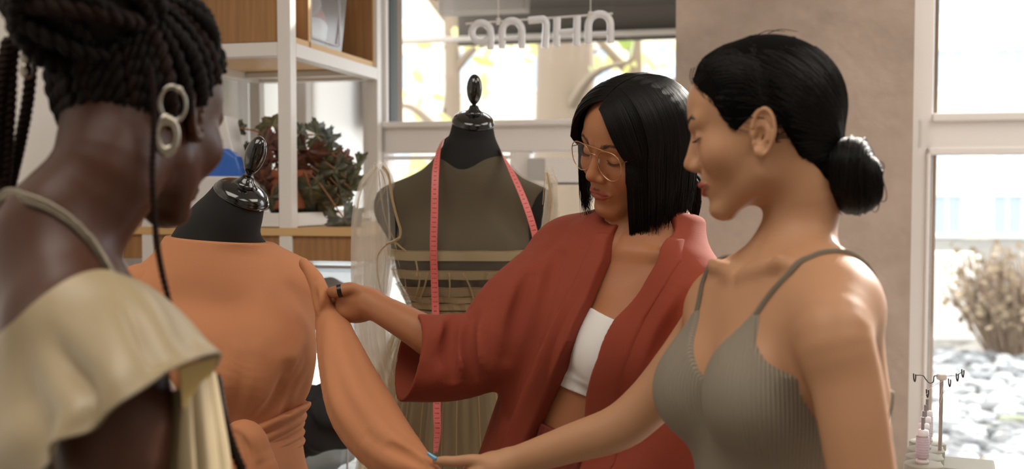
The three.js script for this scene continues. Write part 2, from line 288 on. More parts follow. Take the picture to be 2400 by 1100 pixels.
// ceiling panels that light the work tables: a glowing panel and a light of its size just under it
for (const [u, v, k, label] of [[-0.8, 0.6, 0.85, 'white square ceiling light panel over the left of the room'], [1.1, 0.5, 0.6, 'white square ceiling light panel over the right of the room'], [1.25, 2.35, 0.95, 'white square ceiling light panel nearest to the window wall']]) {
  const t = thing('ceiling_light', label, 'ceiling light');
  mesh('frame', merge(rbox(u - 0.63, u + 0.63, TOP - 0.035, TOP - 0.001, v - 0.63, v - 0.6), rbox(u - 0.63, u + 0.63, TOP - 0.035, TOP - 0.001, v + 0.6, v + 0.63), rbox(u - 0.63, u - 0.6, TOP - 0.035, TOP - 0.001, v - 0.6, v + 0.6), rbox(u + 0.6, u + 0.63, TOP - 0.035, TOP - 0.001, v - 0.6, v + 0.6)), M.metalWhite, t);
  const glow = mat('#f5efe4', 0.5); glow.emissive = new THREE.Color(1, 0.9, 0.76); glow.emissiveIntensity = 0.9;
  mesh('lamp_diffuser', rbox(u - 0.6, u + 0.6, TOP - 0.025, TOP - 0.005, v - 0.6, v + 0.6), glow, t);
  const l = new THREE.RectAreaLight(new THREE.Color(1, 0.945, 0.88), LAMP_POWER * k, 1.18, 1.18); l.name = 'ceiling_lamp'; l.position.copy(R(u, TOP - 0.03, v)); l.lookAt(R(u, 0, v + 1e-4)); scene.add(l);
  rebase(t, R(u, TOP - 0.035, v));
}

// ---------- outdoors ----------
const gravelMap = tex(512, 512, (x, y) => { const a = fbm(x, y, 24, 41), b = fbm(x, y, 60, 47), t = 0.62 + 0.5 * (a - 0.5) + 0.4 * (b - 0.5); return [228 * t, 224 * t, 216 * t]; }, 0.35);
const MO = { ground: mat('#c2beb7', 0.95, { map: gravelMap }), facade: mat('#d3cbbb', 0.9), facadeB: mat('#cfc6b3', 0.9), pane: mat('#9fb0bf', 0.3), wframe: mat('#d4d8dc', 0.6), stone: mat('#a8a6a2', 0.9), bark: mat('#7a6a58', 0.95), leafY: mat('#d2cd86', 0.8, { transmission: 0.4, thickness: 0 }), leafG: mat('#8fa050', 0.8, { transmission: 0.4, thickness: 0 }), twig: mat('#8b7663', 0.95), kerb: mat('#c9c5bd', 0.9), dark: mat('#5f6a66', 0.8), canopy: mat('#4c443b', 0.85) };
struct('ground', rbox(-30, 45, -0.5, -0.32, V + 0.2, 60), MO.ground);
struct('pavement', rbox(-14, 22, -0.32, -0.25, V + 0.2, 7.05, 0.01), mat('#8d8984', 0.9, { map: gravelMap }));
const kerb = thing('kerb', 'pale stone kerb running along the edge of the paving outside', 'kerb');
for (let i = 0; i < 9; i++) mesh('kerb_stone', rbox(-2 + i * 0.9, -2 + i * 0.9 + 0.885, -0.34, -0.18, 7.06, 7.24, 0.02), MO.kerb, kerb);
rebase(kerb, R(2, -0.34, 7.15));
// loose stones on the gravel
{
  const stoneGeo = [0, 1, 2].map((k) => { const g = new THREE.IcosahedronGeometry(1, 2), p = g.attributes.position; for (let i = 0; i < p.count; i++) { const v = V3().fromBufferAttribute(p, i), n = 0.78 + 0.45 * noise2(v.x * 1.7 + 9 + k, v.y * 1.7 + 7 + v.z, 64, k); p.setXYZ(i, v.x * n, v.y * n * 0.6, v.z * n * 0.85); } return toCreasedNormals(g, 0.7); });
  const m = new THREE.InstancedMesh(stoneGeo[0], mat('#ffffff', 0.95), 520), d = new THREE.Object3D(), c = new THREE.Color();
  for (let i = 0; i < 520; i++) { const v = 7.4 + rnd() ** 1.3 * 6, u = uAt(rnd(2150, 2440), v), s = rnd(0.03, 0.11); d.position.copy(R(u, -0.32 + s * 0.25, v)); d.rotation.set(rnd(-0.2, 0.2), rnd(0, 6), rnd(-0.2, 0.2)); d.scale.setScalar(s); d.updateMatrix(); m.setMatrixAt(i, d.matrix); m.setColorAt(i, c.setScalar(rnd(0.1, 0.4))); }
  m.name = 'gravel_stones'; shadows(m); tag(m, 'loose grey stones scattered over the pale ground outside', 'gravel', null, 'stuff'); scene.add(m);
}
// houses across the yard, with real window openings
function house(label, u0, u1, v, h, material, rows, cols, w = 0.95, hh = 1.35, first = 1.0, dy = 2.9) {
  const t = thing('apartment_building', label, 'building'), du = (u1 - u0) / cols;
  const shape = new THREE.Shape([[u0, -0.5], [u1, -0.5], [u1, h], [u0, h]].map((p) => new THREE.Vector2(...p))), spots = [];
  for (let r = 0; r < rows; r++) for (let c = 0; c < cols; c++) { const x = u0 + (c + 0.5) * du, y = first + r * dy; spots.push([x, y]); const o = new THREE.Path(); o.moveTo(x - w / 2, y); o.lineTo(x + w / 2, y); o.lineTo(x + w / 2, y + hh); o.lineTo(x - w / 2, y + hh); o.closePath(); shape.holes.push(o); }
  const g = new THREE.ExtrudeGeometry(shape, { depth: 0.25, bevelEnabled: false }); g.rotateY(-YAW); const c0 = R(0, 0, v + 0.25); g.translate(c0.x, 0, c0.z);
  mesh('wall', g, material, t);
  spots.forEach(([x, y]) => {
    const f = mesh('window', merge(rbox(x - w / 2, x - w / 2 + 0.07, y, y + hh, v + 0.1, v + 0.17), rbox(x + w / 2 - 0.07, x + w / 2, y, y + hh, v + 0.1, v + 0.17), rbox(x - w / 2, x + w / 2, y, y + 0.07, v + 0.1, v + 0.17), rbox(x - w / 2, x + w / 2, y + hh - 0.07, y + hh, v + 0.1, v + 0.17), rbox(x - 0.04, x + 0.04, y, y + hh, v + 0.1, v + 0.17), rbox(x - w / 2 - 0.05, x + w / 2 + 0.05, y - 0.08, y - 0.01, v - 0.06, v + 0.1)), MO.wframe, t);
    for (const s of [-1, 1]) mesh('pane', rbox(s < 0 ? x - w / 2 + 0.07 : x + 0.04, s < 0 ? x - 0.04 : x + w / 2 - 0.07, y + 0.07, y + hh - 0.07, v + 0.14, v + 0.15), MO.pane, f);
  });
  mesh('cornice', rbox(u0, u1, h, h + 0.25, v - 0.2, v + 0.3), MO.wframe, t);
  rebase(t, R((u0 + u1) / 2, -0.5, v));
}
house('long cream apartment building with pale window frames beyond the right window', uAt(2150, 48), uAt(2150, 48) + 11.4, 48, 12.5, MO.facade, 4, 5, 1.15, 1.6, -0.2, 2.95);
house('cream apartment building seen through the transom window behind the letters', uAt(860, 44), uAt(1650, 44), 44, 12.5, MO.facadeB, 4, 5, 1.1, 1.6, -0.2, 2.95);
// trees: bark, boughs and a loose crown of leaves
function tree(label, base, h, r, crown, leaf, n) {
  const t = thing('tree', label, 'tree'), paths = [], tip = base.clone().add(V3(rnd(-0.2, 0.2), h, rnd(-0.2, 0.2)));
  mesh('trunk', tube([base.clone().add(V3(0, -0.3, 0)), base.clone().lerp(tip, 0.4).add(V3(0.06, 0, 0)), tip], (t) => r * (1.15 - 0.6 * t), 16, 10), MO.bark, t);
  for (let i = 0; i < 9; i++) { const a = base.clone().lerp(tip, 0.45 + i * 0.06), e = a.clone().add(V3(rnd(-1, 1) * crown * 0.8, rnd(0.3, 1.1) * crown * 0.5, rnd(-1, 1) * crown * 0.8)); paths.push(spline([a, a.clone().lerp(e, 0.5).add(V3(0, 0.15, 0)), e], 8)); }
  mesh('branch', tubes(paths, (t) => 0.05 * (1 - 0.8 * t), 5), MO.bark, t);
  const leafGeo = new THREE.CircleGeometry(0.11, 6); leafGeo.scale(0.6, 1, 1);
  const m = new THREE.InstancedMesh(leafGeo, leaf, n), d = new THREE.Object3D();
  for (let i = 0; i < n; i++) { const p = paths[i % 9], q = p[Math.floor(rnd(3, 9))].clone().add(V3(rnd(-1, 1), rnd(-1, 1), rnd(-1, 1)).multiplyScalar(crown * 0.3)); d.position.copy(q); d.rotation.set(rnd(0, 6), rnd(0, 6), rnd(0, 6)); d.scale.setScalar(rnd(0.6, 1.2)); d.updateMatrix(); m.setMatrixAt(i, d.matrix); }
  m.name = 'foliage'; m.userData.kind = 'stuff'; shadows(m); t.add(m);
  rebase(t, base);
}
const under = (px, v) => R(uAt(px, v), -0.4, v);
tree('slender tree trunk with yellow leaves seen left of the hanging letters', under(1045, 9.5), 4.6, 0.1, 1.3, MO.leafY, 110);
tree('thick bare tree trunk standing outside behind the hanging letters', under(1296, 8), 5.2, 0.27, 1.5, MO.leafG, 50);
tree('young tree with yellow green leaves seen outside just left of the plaster pillar', under(1480, 11), 4.4, 0.1, 1.9, MO.leafY, 380);
// the bare brown bush by the right window
{
  const t = thing('bush', 'bare brown bush of thin twigs outside the right window', 'bush'), base = R(uAt(2372, 13.2), -0.35, 13.2), paths = [];
  for (let i = 0; i < 300; i++) { const a = rnd(0, 6.28), s = rnd(0.1, 0.75), h = rnd(0.5, 1.25), b = base.clone().add(V3(Math.cos(a) * 0.2, 0, Math.sin(a) * 0.2)), e = base.clone().add(V3(Math.cos(a) * s, h, Math.sin(a) * s)); paths.push(spline([b, b.clone().lerp(e, 0.5).add(V3(rnd(-0.12, 0.12), 0.12, rnd(-0.12, 0.12))), e.add(V3(rnd(-0.1, 0.1), 0, rnd(-0.1, 0.1)))], 7)); }
  const g = mesh('twigs', tubes(paths, (t) => 0.012 * (1 - 0.7 * t), 4), MO.twig, t); g.userData.kind = 'stuff';
  const m = new THREE.InstancedMesh(new THREE.CircleGeometry(0.045, 5), mat('#94826a', 0.9), 700), d = new THREE.Object3D();
  for (let i = 0; i < 700; i++) { const p = paths[i % 300]; d.position.copy(p[Math.floor(rnd(3, 8))]).add(V3(rnd(-0.08, 0.08), rnd(-0.08, 0.08), rnd(-0.08, 0.08))); d.rotation.set(rnd(0, 6), rnd(0, 6), 0); d.updateMatrix(); m.setMatrixAt(i, d.matrix); }
  m.name = 'foliage'; m.userData.kind = 'stuff'; shadows(m); t.add(m);
  rebase(t, base);
}
// a low white wall, a grey log and the dark flat canopy over the left window
tag(mesh('garden_wall', rbox(uAt(2190, 14.5), uAt(2300, 14.5), -0.35, 0.75, 14.5, 14.8, 0.04), mat('#e6e2da', 0.9), scene), 'low white wall outside beside the brown bush', 'wall');
tag(mesh('log', (() => { const a = R(uAt(2354, 9.2), -0.28, 9.2), g = capped(spline([a, a.clone().add(V3(0.1, 0.005, 0)), a.clone().add(V3(0.2, 0, 0.01))], 8), 0.03, 12); return g; })(), mat('#8d8f78', 0.9), scene), 'short greenish log lying on the pale ground outside', 'log');
{
  const t = thing('awning', 'dark flat awning over the outside of the transom window', 'awning');
  mesh('panel', rbox(W1a - 0.3, W1b + 0.6, 2.36, 2.42, V + 0.25, V + 1.95), MO.canopy, t);
  mesh('fascia', rbox(W1a - 0.3, W1b + 0.6, 2.2, 2.75, V + 1.9, V + 1.94), MO.canopy, t);
  mesh('rail', rbox(uAt(945, V + 1.9), W1b + 0.5, 2.212, 2.238, V + 1.84, V + 1.88, 0.006), mat('#a59b8f', 0.6), t);
  mesh('beam', rbox(W1a - 0.1, uAt(1235, V + 1), 2.2, 2.27, V + 0.95, V + 1.05, 0.006), mat('#8f867c', 0.6), t);
  rebase(t, R(0, 2.06, V + 1));
}

// ---------- a woman's head, in millimetres about the middle of the ears: x to her left, y up, z forward ----------
function headShape(o = {}) {
  const lid = o.lid ?? 0.9, jaw = o.jaw ?? 0, smile = o.smile ?? 0, noseW = o.noseW ?? 1, tip = o.tip ?? 1, cheek = o.cheek ?? 1, lips = o.lips ?? 1, ear = o.ear ?? true, chinZ = o.chinZ ?? 0;
  const gap = o.gap ?? 0.7, mcx = 22 + smile * 4, mcy = -51 + smile * 3.5;
  const lipCurve = (t) => [mcx * (1 - t), 0, 0];
  function lipD(ax, y, z) {
    let u = cap(ax, y, z, mcx, mcy, 79 + smile, 1.6, 12.5, -48.4 + smile, 86, 2.9);
    u = smin(u, cap(ax, y, z, 12.5, -48.4 + smile, 86, 2.9, 4.5, -46.2, 89.4, 3.2 * lips), 3);
    u = smin(u, cap(ax, y, z, 4.5, -46.2, 89.4, 3.2 * lips, 0, -47, 89.8, 3.1 * lips), 3);
    let l = cap(ax, y, z, mcx, mcy, 79 + smile, 1.6, 12, -56 + smile, 84, 3.3 * lips);
    l = smin(l, cap(ax, y, z, 12, -56 + smile, 84, 3.3 * lips, 0, -57.8, 86.6, 4.3 * lips), 3);
    return [u, l];
  }
  function slitD(ax, y, z) { return Math.min(cap(ax, y, z, mcx + 1, mcy, 81, 0.5, 12, -52.6 + smile * 0.6, 92, gap), cap(ax, y, z, 12, -52.6 + smile * 0.6, 92, gap, 0, -51.8, 98, gap)); }
  function earD(ax, y, z) {
    // ear axes: leans back, stands off the head by about 25 degrees
    let ex = ax - 68.5, ey = y - 1, ez = z + 6;
    const a = 0.22, c = Math.cos(a), s = Math.sin(a), y1 = ey * c - ez * s, z1 = ey * s + ez * c;   // tilt back
    const b = 0.26, cb = Math.cos(b), sb = Math.sin(b), x2 = ex * cb + z1 * sb, z2 = -ex * sb + z1 * cb;   // flare
    if (x2 * x2 + y1 * y1 + z2 * z2 > 3600) return Math.sqrt(x2 * x2 + y1 * y1 + z2 * z2) - 42;
    const q = y1 > 0 ? 1 : 0.8, k = Math.hypot(z2 / (15.5 * (y1 > 0 ? 1 : 1 + y1 * 0.012)), y1 / 30);
    let plate = Math.max((k - 1) * 15, Math.abs(x2 - 1) - 2.6);
    // helix rim
    const th = Math.atan2(y1 / 29, z2 / 15), rx = z2 - 14 * Math.cos(th) * (y1 < 0 ? lerp(1, 0.72, clamp(-y1 / 29, 0, 1)) : 1), ry = y1 - 28 * Math.sin(th);
    let rim = Math.sqrt(rx * rx + ry * ry + (x2 - 4.2) ** 2) - (th > -0.5 && th < 0.15 ? 1.6 : 3.0);
    let d = smin(plate, rim, 2.5);
    d = smin(d, cap(x2, y1, z2, 2.4, 13, -7, 2.0, 3.4, -9, -6.5, 2.6), 3);       // antihelix
    d = smin(d, cap(x2, y1, z2, 2.4, 13, -7, 2.0, 2.6, 20, 1, 1.6), 3);
    d = smin(d, ball(x2, y1, z2, 2.2, -24, 3, 6.2), 4);                            // lobe
    d = smax(d, -ell(x2, y1, z2, 6, -3, 4, 8, 10.5, 7.5), 2); d = smax(d, -ell(x2, y1, z2, 1, -4, 8, 4, 4.5, 3.5), 2);                   // concha
    d = smax(d, -cap(x2, y1, z2, 5.5, 19, 1, 3.4, 5.5, 5, -11, 2.2), 2);           // scapha
    d = smin(d, ell(x2, y1, z2, 2.5, -2.5, 12.5, 3.6, 5, 3), 2.5);                   // tragus
    return d;
  }
  function skull(ax, y, z) {
    let d = ell(ax, y, z, 0, 37, -6, 71, 84, 92);
    d = smin(d, ell(ax, y, z, 0, 52, 34, 60, 50, 52), 24);                          // forehead
    return smin(d, ell(ax, y, z, 0, -18, 26, 60 + jaw, 66, 56), 24);                // face
  }
  function f(x, y, z) {
    const ax = Math.abs(x);
    let d = skull(ax, y, z);
    d = smin(d, cap(ax, y, z, 46 + jaw, -46, 6, 13, 14, -82, 60, 12), 22);          // jaw line
    d = smin(d, ell(ax, y, z, 0, -81, 66 + chinZ, 17, 15, 18), 16);                         // chin
    d = smin(d, ell(ax, y, z, 42, -14, 55, 20, 20, 19 * cheek), 24);                // cheekbone
    d = smin(d, ell(ax, y, z, 0, -46, 66, 26, 24, 22), 14);                         // muzzle
    d = smin(d, cap(ax, y, z, 10, 30, 83, 5, 42, 33, 70, 7), 14);                   // brow
    d = smax(d, -ell(ax, y, z, 31, 13, 96, 19, 9, 13), 12);                        // eye socket
    d = smax(d, -ell(ax, y, z, 0, -70.5, 92, 18, 5, 7), 8);                          // below the lips
    // nose
    let n = cap(ax, y, z, 0, 22, 83, 5.5, 0, -10, 97, 6.5);
    n = smin(n, ell(ax, y, z, 0, -17.5, 98.5, 9.2 * noseW * tip, 8.2 * tip, 9.5 * tip + (1 - tip) * 9.5 * 0.6), 8);
    n = smin(n, ell(ax, y, z, 12 * noseW, -22.5, 88, 7.2, 7, 9.5), 6);
    n = smin(n, cap(ax, y, z, 0, -20, 90, 9, 0, 8, 80, 8), 10);
    d = smin(d, n, 7);
    d = smax(d, -ell(ax, y, z, 6.8 * noseW, -30, 95, 3.1, 5, 4.6), 2.5);               // nostril
    d = smax(d, -cap(ax, y, z, 20 * noseW, -17, 84, 1.5, 21.5 * noseW, -26, 80, 1.2), 6);     // alar crease
    d = smax(d, -cap(ax, y, z, 0, -33, 97, 1.2, 0, -40, 98, 1.8), 5);                 // philtrum
    // eyelids
    d = smin(d, ell(ax, y, z, 31, 12, 69.8, 14.5, 11.5, 12.6), 3.5);
    const crease = cap(ax, y, z, 20, 17.5, 84, 0.3, 31, 21.2, 83.5, 0.4), c2 = cap(ax, y, z, 31, 21.2, 83.5, 0.4, 43, 16.5, 77, 0.3);
    d = smax(d, -Math.min(crease, c2), 1.8);
    const lashY = lerp(14, 7.4, lid), sl = Math.min(cap(ax, y, z, 18.5, 10.5, 80.5, 0.3, 27, lashY, 84.5, 0.5), cap(ax, y, z, 27, lashY, 84.5, 0.5, 37, lashY + 0.4, 82.8, 0.5), cap(ax, y, z, 37, lashY + 0.4, 82.8, 0.5, 45, 11, 75.5, 0.3));
    d = smax(d, -sl, 1.6);
    // lips
    const [u, l] = lipD(ax, y, z);
    d = smin(d, u, 3.2); d = smin(d, l, 4.5);
    d = smax(d, -slitD(ax, y, z), 1.5);
    if (smile) d = smax(d, -ball(ax, y, z, mcx + 4, mcy + 1, 78, 1.5), 5);
    if (ear) d = smin(d, earD(ax, y, z), 4);
    d = smax(d, -cap(ax, y, z, 26, -92, 10, 20, 16, -108, 24, 24), 14);               // under the jaw
    return d;
  }
  // brow: signed distance of a tapering arch, lash line: points on the lid
  const brow = (t, s = 1) => V3(s * lerp(13, 48, t), 32 + 7 * Math.sin(Math.min(1, t * 1.1) * Math.PI * 0.62) - (t > 0.75 ? (t - 0.75) * 16 : 0), lerp(88.5, 65, t ** 1.9));
  const lashLine = (t, s = 1) => { const ly = lerp(14, 7.4, lid); return V3(s * lerp(18.5, 45.5, t), lerp(10.5, 11, t) + (ly - 10.6) * Math.sin(Math.PI * clamp(t * 0.98, 0, 1)) ** 0.75, 0); };
  return { f, skull, earD, lipD, slitD, brow, lashLine, mcx, mcy };
}
// where the skin lies straight in front of (x, y), found by marching back along z
function faceZ(f, x, y, from = 125) { let z = from; for (let i = 0; i < 200; i++) { const d = f(x, y, z); if (d < 0.05) break; z -= Math.max(0.05, d * 0.6); if (z < -60) break; } return z; }
function headColors(h, skin, lip, o = {}) {
  const s = new THREE.Color(skin), l = new THREE.Color(lip), br = new THREE.Color(o.browColor ?? '#2a1d18'), blush = new THREE.Color(o.blush ?? skin);
  const arch = []; for (let i = 0; i <= 14; i++) arch.push(h.brow(i / 14));
  return (x, y, z) => {                                      // millimetres
    const ax = Math.abs(x), [u, w] = h.lipD(ax, y, z);
    let t = 1 - sstep(0.2, 1.6, Math.min(u - 0.1, w)); if (z < 70) t = 0;
    let c = [lerp(s.r, l.r, t), lerp(s.g, l.g, t), lerp(s.b, l.b, t)];
    if (z > 40) {
      const b = Math.exp(-(((ax - 43) / 22) ** 2 + ((y + 14) / 18) ** 2)) * 0.5 + Math.exp(-((ax / 14) ** 2 + ((y + 20) / 12) ** 2)) * 0.4; c = c.map((q, i) => lerp(q, [blush.r, blush.g, blush.b][i], b * (1 - t)));
      let near = 1e9, at = 0; arch.forEach((p, i) => { const q = Math.hypot(p.x - ax, p.y - y); if (q < near) { near = q; at = i / 14; } });
      const wide = lerp(3.4, 1.2, at ** 1.5) * sstep(-0.05, 0.2, at), e = (1 - sstep(wide * 0.45, wide * 1.25, near)) * 0.45 * (y > 20 ? 1 : 0);
      c = c.map((q, i) => lerp(q, [br.r, br.g, br.b][i], e));
      if (o.slit !== false) { const sd = h.slitD(ax, y, z); const m = (1 - sstep(0.3, 1.4, sd)) * (1 - sstep(h.mcx - 3, h.mcx, ax)); c = c.map((q) => q * lerp(1, 0.45, m)); }
    }
    return c;
  };
}

// ---------- a woman's trunk, in metres about the middle of the shoulder joints: x to her left, y up, z forward ----------
function torsoShape(o = {}) {
  const bust = o.bust ?? 1, by = o.bustY ?? -0.125, wide = o.wide ?? 0.155, trap = o.trap ?? 1;
  return (x, y, z) => {
    const ax = Math.abs(x);
    let d = ell(ax, y, z, 0, -0.13, -0.004, 0.128, 0.19, 0.092);
    d = smin(d, cap(ax, y, z, wide - 0.008, -0.006, -0.014, 0.044, 0.05, 0.026 - (o.slab ?? 0), -0.02, 0.046 - (o.slab ?? 0) * 0.3), 0.05);
    d = smin(d, cap(ax, y, z, 0.085, 0.0, -0.03, 0.045, 0.1, -0.11, -0.035, 0.05), 0.05);   // shoulder blade
    d = smin(d, cap(ax, y, z, wide - 0.02, -0.02, 0.01, 0.035, 0.06, -0.08, 0.05, 0.035), 0.05);   // front of the shoulder
    d = smin(d, ell(ax, y, z, 0.066, by, 0.066, 0.062 * bust, 0.062 * bust, 0.058 * bust), 0.035);
    d = smin(d, ell(ax, y, z, 0, -0.33, 0, 0.108, 0.13, 0.078), 0.08);
    d = smin(d, ell(ax, y, z, 0.03, -0.47, -0.008, 0.125, 0.12, 0.1), 0.08);
    d = smin(d, cap(ax, y, z, 0.012, 0.036, 0.043, 0.007, 0.075, 0.05, 0.03, 0.007), 0.018);   // collar bone
    d = smin(d, cap(ax, y, z, 0.075, 0.05, 0.03, 0.007, wide - 0.01, 0.034, -0.005, 0.007), 0.018);
    d = smax(d, -ball(ax, y, z, 0, 0.052, 0.066, 0.013), 0.018);                             // the notch
    d = smax(d, -cap(ax, y, z, 0.06, 0.065, 0.032, 0.004, 0.1, 0.062, 0.012, 0.004), 0.02);
    d = smin(d, cap(ax, y, z, 0.1, 0.018, -0.026, 0.028 * trap, 0.03, 0.1 - 0.02 * (1 - trap) * 5, -0.038, 0.035 * trap), 0.05);    // trapezius
    return d;
  };
}
const pose = (pos, yaw, pitch, roll, lean = 0) => {
  const D = Math.PI / 180, m = new THREE.Matrix4().makeRotationFromEuler(new THREE.Euler(pitch * D, yaw * D, roll * D, 'YXZ'));
  return new THREE.Matrix4().makeRotationZ(lean * D).multiply(m).setPosition(pos);
};
const on = (m, x, y, z) => V3(x, y, z).applyMatrix4(m);
// a hand: X towards the fingers, Y towards the thumb, Z out of the palm; curl per finger, spread, thumb as three points
function handShape(wrist, X, Z, o = {}) {
  X = X.clone().normalize(); Z = Z.clone().addScaledVector(X, -Z.dot(X)).normalize();
  const Y = V3().crossVectors(Z, X).multiplyScalar(o.left ? -1 : 1), s = o.size ?? 0.93, at = (x, y, z) => wrist.clone().addScaledVector(X, x * s).addScaledVector(Y, y * s).addScaledVector(Z, z * s);
  const fs = [], q = new THREE.Quaternion().setFromRotationMatrix(new THREE.Matrix4().makeBasis(X, V3().crossVectors(Z, X), Z));
  const palm = union(0.02, blob(at(0.05, 0, 0), 0.05 * s, 0.039 * s, 0.0155 * s, q), blob(at(0.072, 0.002, -0.001), 0.026 * s, 0.041 * s, 0.013 * s, q), blob(at(0.032, 0.022, 0.009), 0.03 * s, 0.017 * s, 0.016 * s, q), blob(at(0.034, -0.02, 0.008), 0.034 * s, 0.015 * s, 0.014 * s, q), limb([[at(-0.03, 0, 0), 0.0215 * s], [at(0.012, 0, 0), 0.0215 * s]], 0.01, 1));
  const ys = [0.029, 0.009, -0.011, -0.029], ls = [0.07, 0.078, 0.072, 0.056], cu = o.curl ?? [0.5, 0.55, 0.6, 0.65], sp = o.spread ?? 0.08;
  ys.forEach((y, i) => {
    const c = cu[i], pts = [[at(0.076 - Math.abs(y - 0.008) * 0.25, y, 0), 0.0095 * s]]; let a = 0, x = 0.086 - Math.abs(y - 0.008) * 0.28, z = 0, yy = y; pts.push([at(x, yy, z), 0.0092 * s]);
    [0.46, 0.3, 0.24].forEach((f, k) => { a += c * [0.8, 1, 0.7][k]; x += Math.cos(a) * f * ls[i]; z += Math.sin(a) * f * ls[i]; yy += (1.5 - i) * sp * f * ls[i] * 1.2; pts.push([at(x, yy, z), (0.0087 - k * 0.0009) * s]); });
    fs.push(limb(pts, 0.004, 1));
  });
  const th = o.thumb ?? [[0.018, 0.022, 0.01], [0.05, 0.045, 0.016], [0.08, 0.052, 0.02], [0.103, 0.05, 0.02]];
  fs.push(limb(th.map((t, i) => [at(...t), [0.014, 0.0115, 0.0098, 0.0078][i] * s]), 0.008, 2));
  const f = (x, y, z) => { let d = palm(x, y, z); for (const g of fs) d = smin(d, g(x, y, z), 0.006); return d; };
  return { f, at, X, Y, Z };
}
// one continuous skin: a coarse grid for the body, fine grids for the head and the hands, all of the same field
function skinMesh(f, color, bodyLo, bodyHi, fine) {
  const boxes = fine.map((b) => ({ lo: b.lo, hi: b.hi, cell: b.cell })), gs = [];
  const inside = (b, x, y, z, m) => x > b.lo.x + m && x < b.hi.x - m && y > b.lo.y + m && y < b.hi.y - m && z > b.lo.z + m && z < b.hi.z - m;
  const coarse = meshField(f, bodyLo, bodyHi, 0.007, { color }), cp = coarse.attributes.position, cn = coarse.attributes.normal;
  for (let i = 0; i < cp.count; i++) { const x = cp.getX(i), y = cp.getY(i), z = cp.getZ(i); if (boxes.some((b) => inside(b, x, y, z, 0.006))) cp.setXYZ(i, x - cn.getX(i) * 0.0012, y - cn.getY(i) * 0.0012, z - cn.getZ(i) * 0.0012); }
  gs.push(cut(coarse, (x, y, z) => boxes.some((b) => inside(b, x, y, z, 0.016))));
  for (const b of boxes) gs.push(cut(meshField(f, b.lo, b.hi, b.cell, { color }), () => false));
  return mergeGeometries(gs);
}
function cut(g, gone) {                                     // leaves out the triangles that lie wholly in the region
  const p = g.attributes.position, drop = new Uint8Array(p.count), idx = [], a = g.index.array;
  for (let i = 0; i < p.count; i++) drop[i] = gone(p.getX(i), p.getY(i), p.getZ(i)) ? 1 : 0;
  for (let i = 0; i < a.length; i += 3) if (!(drop[a[i]] && drop[a[i + 1]] && drop[a[i + 2]])) idx.push(a[i], a[i + 1], a[i + 2]);
  g.setIndex(idx); return g;
}
const around = (pts, m, cell) => { const lo = V3(1e9, 1e9, 1e9), hi = V3(-1e9, -1e9, -1e9); for (const p of pts) { lo.min(p); hi.max(p); } return { lo: lo.subScalar(m), hi: hi.addScalar(m), cell }; };
// moves a point on to the surface of a field, then lift out from it
function snap(f, p, lift = 0, unit = 1) {
  const e = 0.0015 * unit; let x = p.x, y = p.y, z = p.z, gx, gy, gz;
  for (let i = 0; i < 12; i++) {
    gx = f(x + e, y, z) - f(x - e, y, z); gy = f(x, y + e, z) - f(x, y - e, z); gz = f(x, y, z + e) - f(x, y, z - e);
    const l = Math.hypot(gx, gy, gz) || 1, d = clamp((f(x, y, z) - lift) * 0.8, -0.03 * unit, 0.03 * unit); x -= gx / l * d; y -= gy / l * d; z -= gz / l * d;
  }
  return V3(x, y, z);
}
const headMatrix = (x, y, z, yaw, pitch, roll) => pose(V3(x, y, z), yaw, pitch, roll);
const headField = (h, m, s = 1) => { const g = framed((x, y, z) => h.f(x * 1000 / s, y * 1000 / s, z * 1000 / s) / 1000 * s, m), c = V3().setFromMatrixPosition(m); return (x, y, z) => { const far = Math.hypot(x - c.x, y - c.y, z - c.z); return far > 0.26 ? far - 0.17 : g(x, y, z); }; };
function colorIn(col, m, base, s = 1) { const e = m.clone().invert(), v = V3(), b = new THREE.Color(base); return (x, y, z) => { v.set(x, y, z).applyMatrix4(e).multiplyScalar(1000 / s); return v.y > -100 && v.length() < 170 ? col(v.x, v.y, v.z) : [b.r, b.g, b.b]; }; }
const skinMat = (extra) => new THREE.MeshPhysicalMaterial({ vertexColors: true, roughness: 0.48, specularIntensity: 0.7, sheen: 0.15, sheenRoughness: 0.5, ...extra });

// the point of a surface that is seen at a pixel, found along the line of sight between two depths
function hit(f, px, py, d0, d1) {
  let d = d0; const p = V3();
  for (let i = 0; i < 90 && d < d1; i++) { p.copy(P(px, py, d)); const q = f(p.x, p.y, p.z); if (q < 0.0004) return p; d += Math.max(0.0008, q * 0.7); }
  let best = 1e9, at = d0; for (let i = 0; i <= 60; i++) { const e = lerp(d0, d1, i / 60), q = P(px, py, e), v = f(q.x, q.y, q.z); if (v < best) { best = v; at = e; } }
  return P(px, py, at);
}
// folds: ridges of cloth along polylines of pixels on a field, and creases cut into it
function folds(f, list, d0, d1, k = 0.016) {
  const gs = list.map(([pts, r, sink]) => { const n = pts.length; return [limb(pts.map(([x, y], i) => { const p = hit(f, x, y, d0, d1), e = 0.002, g = V3(f(p.x + e, p.y, p.z) - f(p.x - e, p.y, p.z), f(p.x, p.y + e, p.z) - f(p.x, p.y - e, p.z), f(p.x, p.y, p.z + e) - f(p.x, p.y, p.z - e)).normalize(), end = i === 0 || i === n - 1, rr = r * (end ? 0.6 : 1); return [p.addScaledVector(g, (end ? (sink < 0.2 ? -1.05 - k * 22 : 1.1 + k * 22) : sink) * rr), rr]; }), 0.006, 3), sink]; });
  return (x, y, z) => { let d = f(x, y, z); if (d > 0.12) return d; for (const [g, s] of gs) d = s < 0.2 ? smin(d, g(x, y, z), k) : smax(d, -g(x, y, z), k * 0.8); return d; };
}
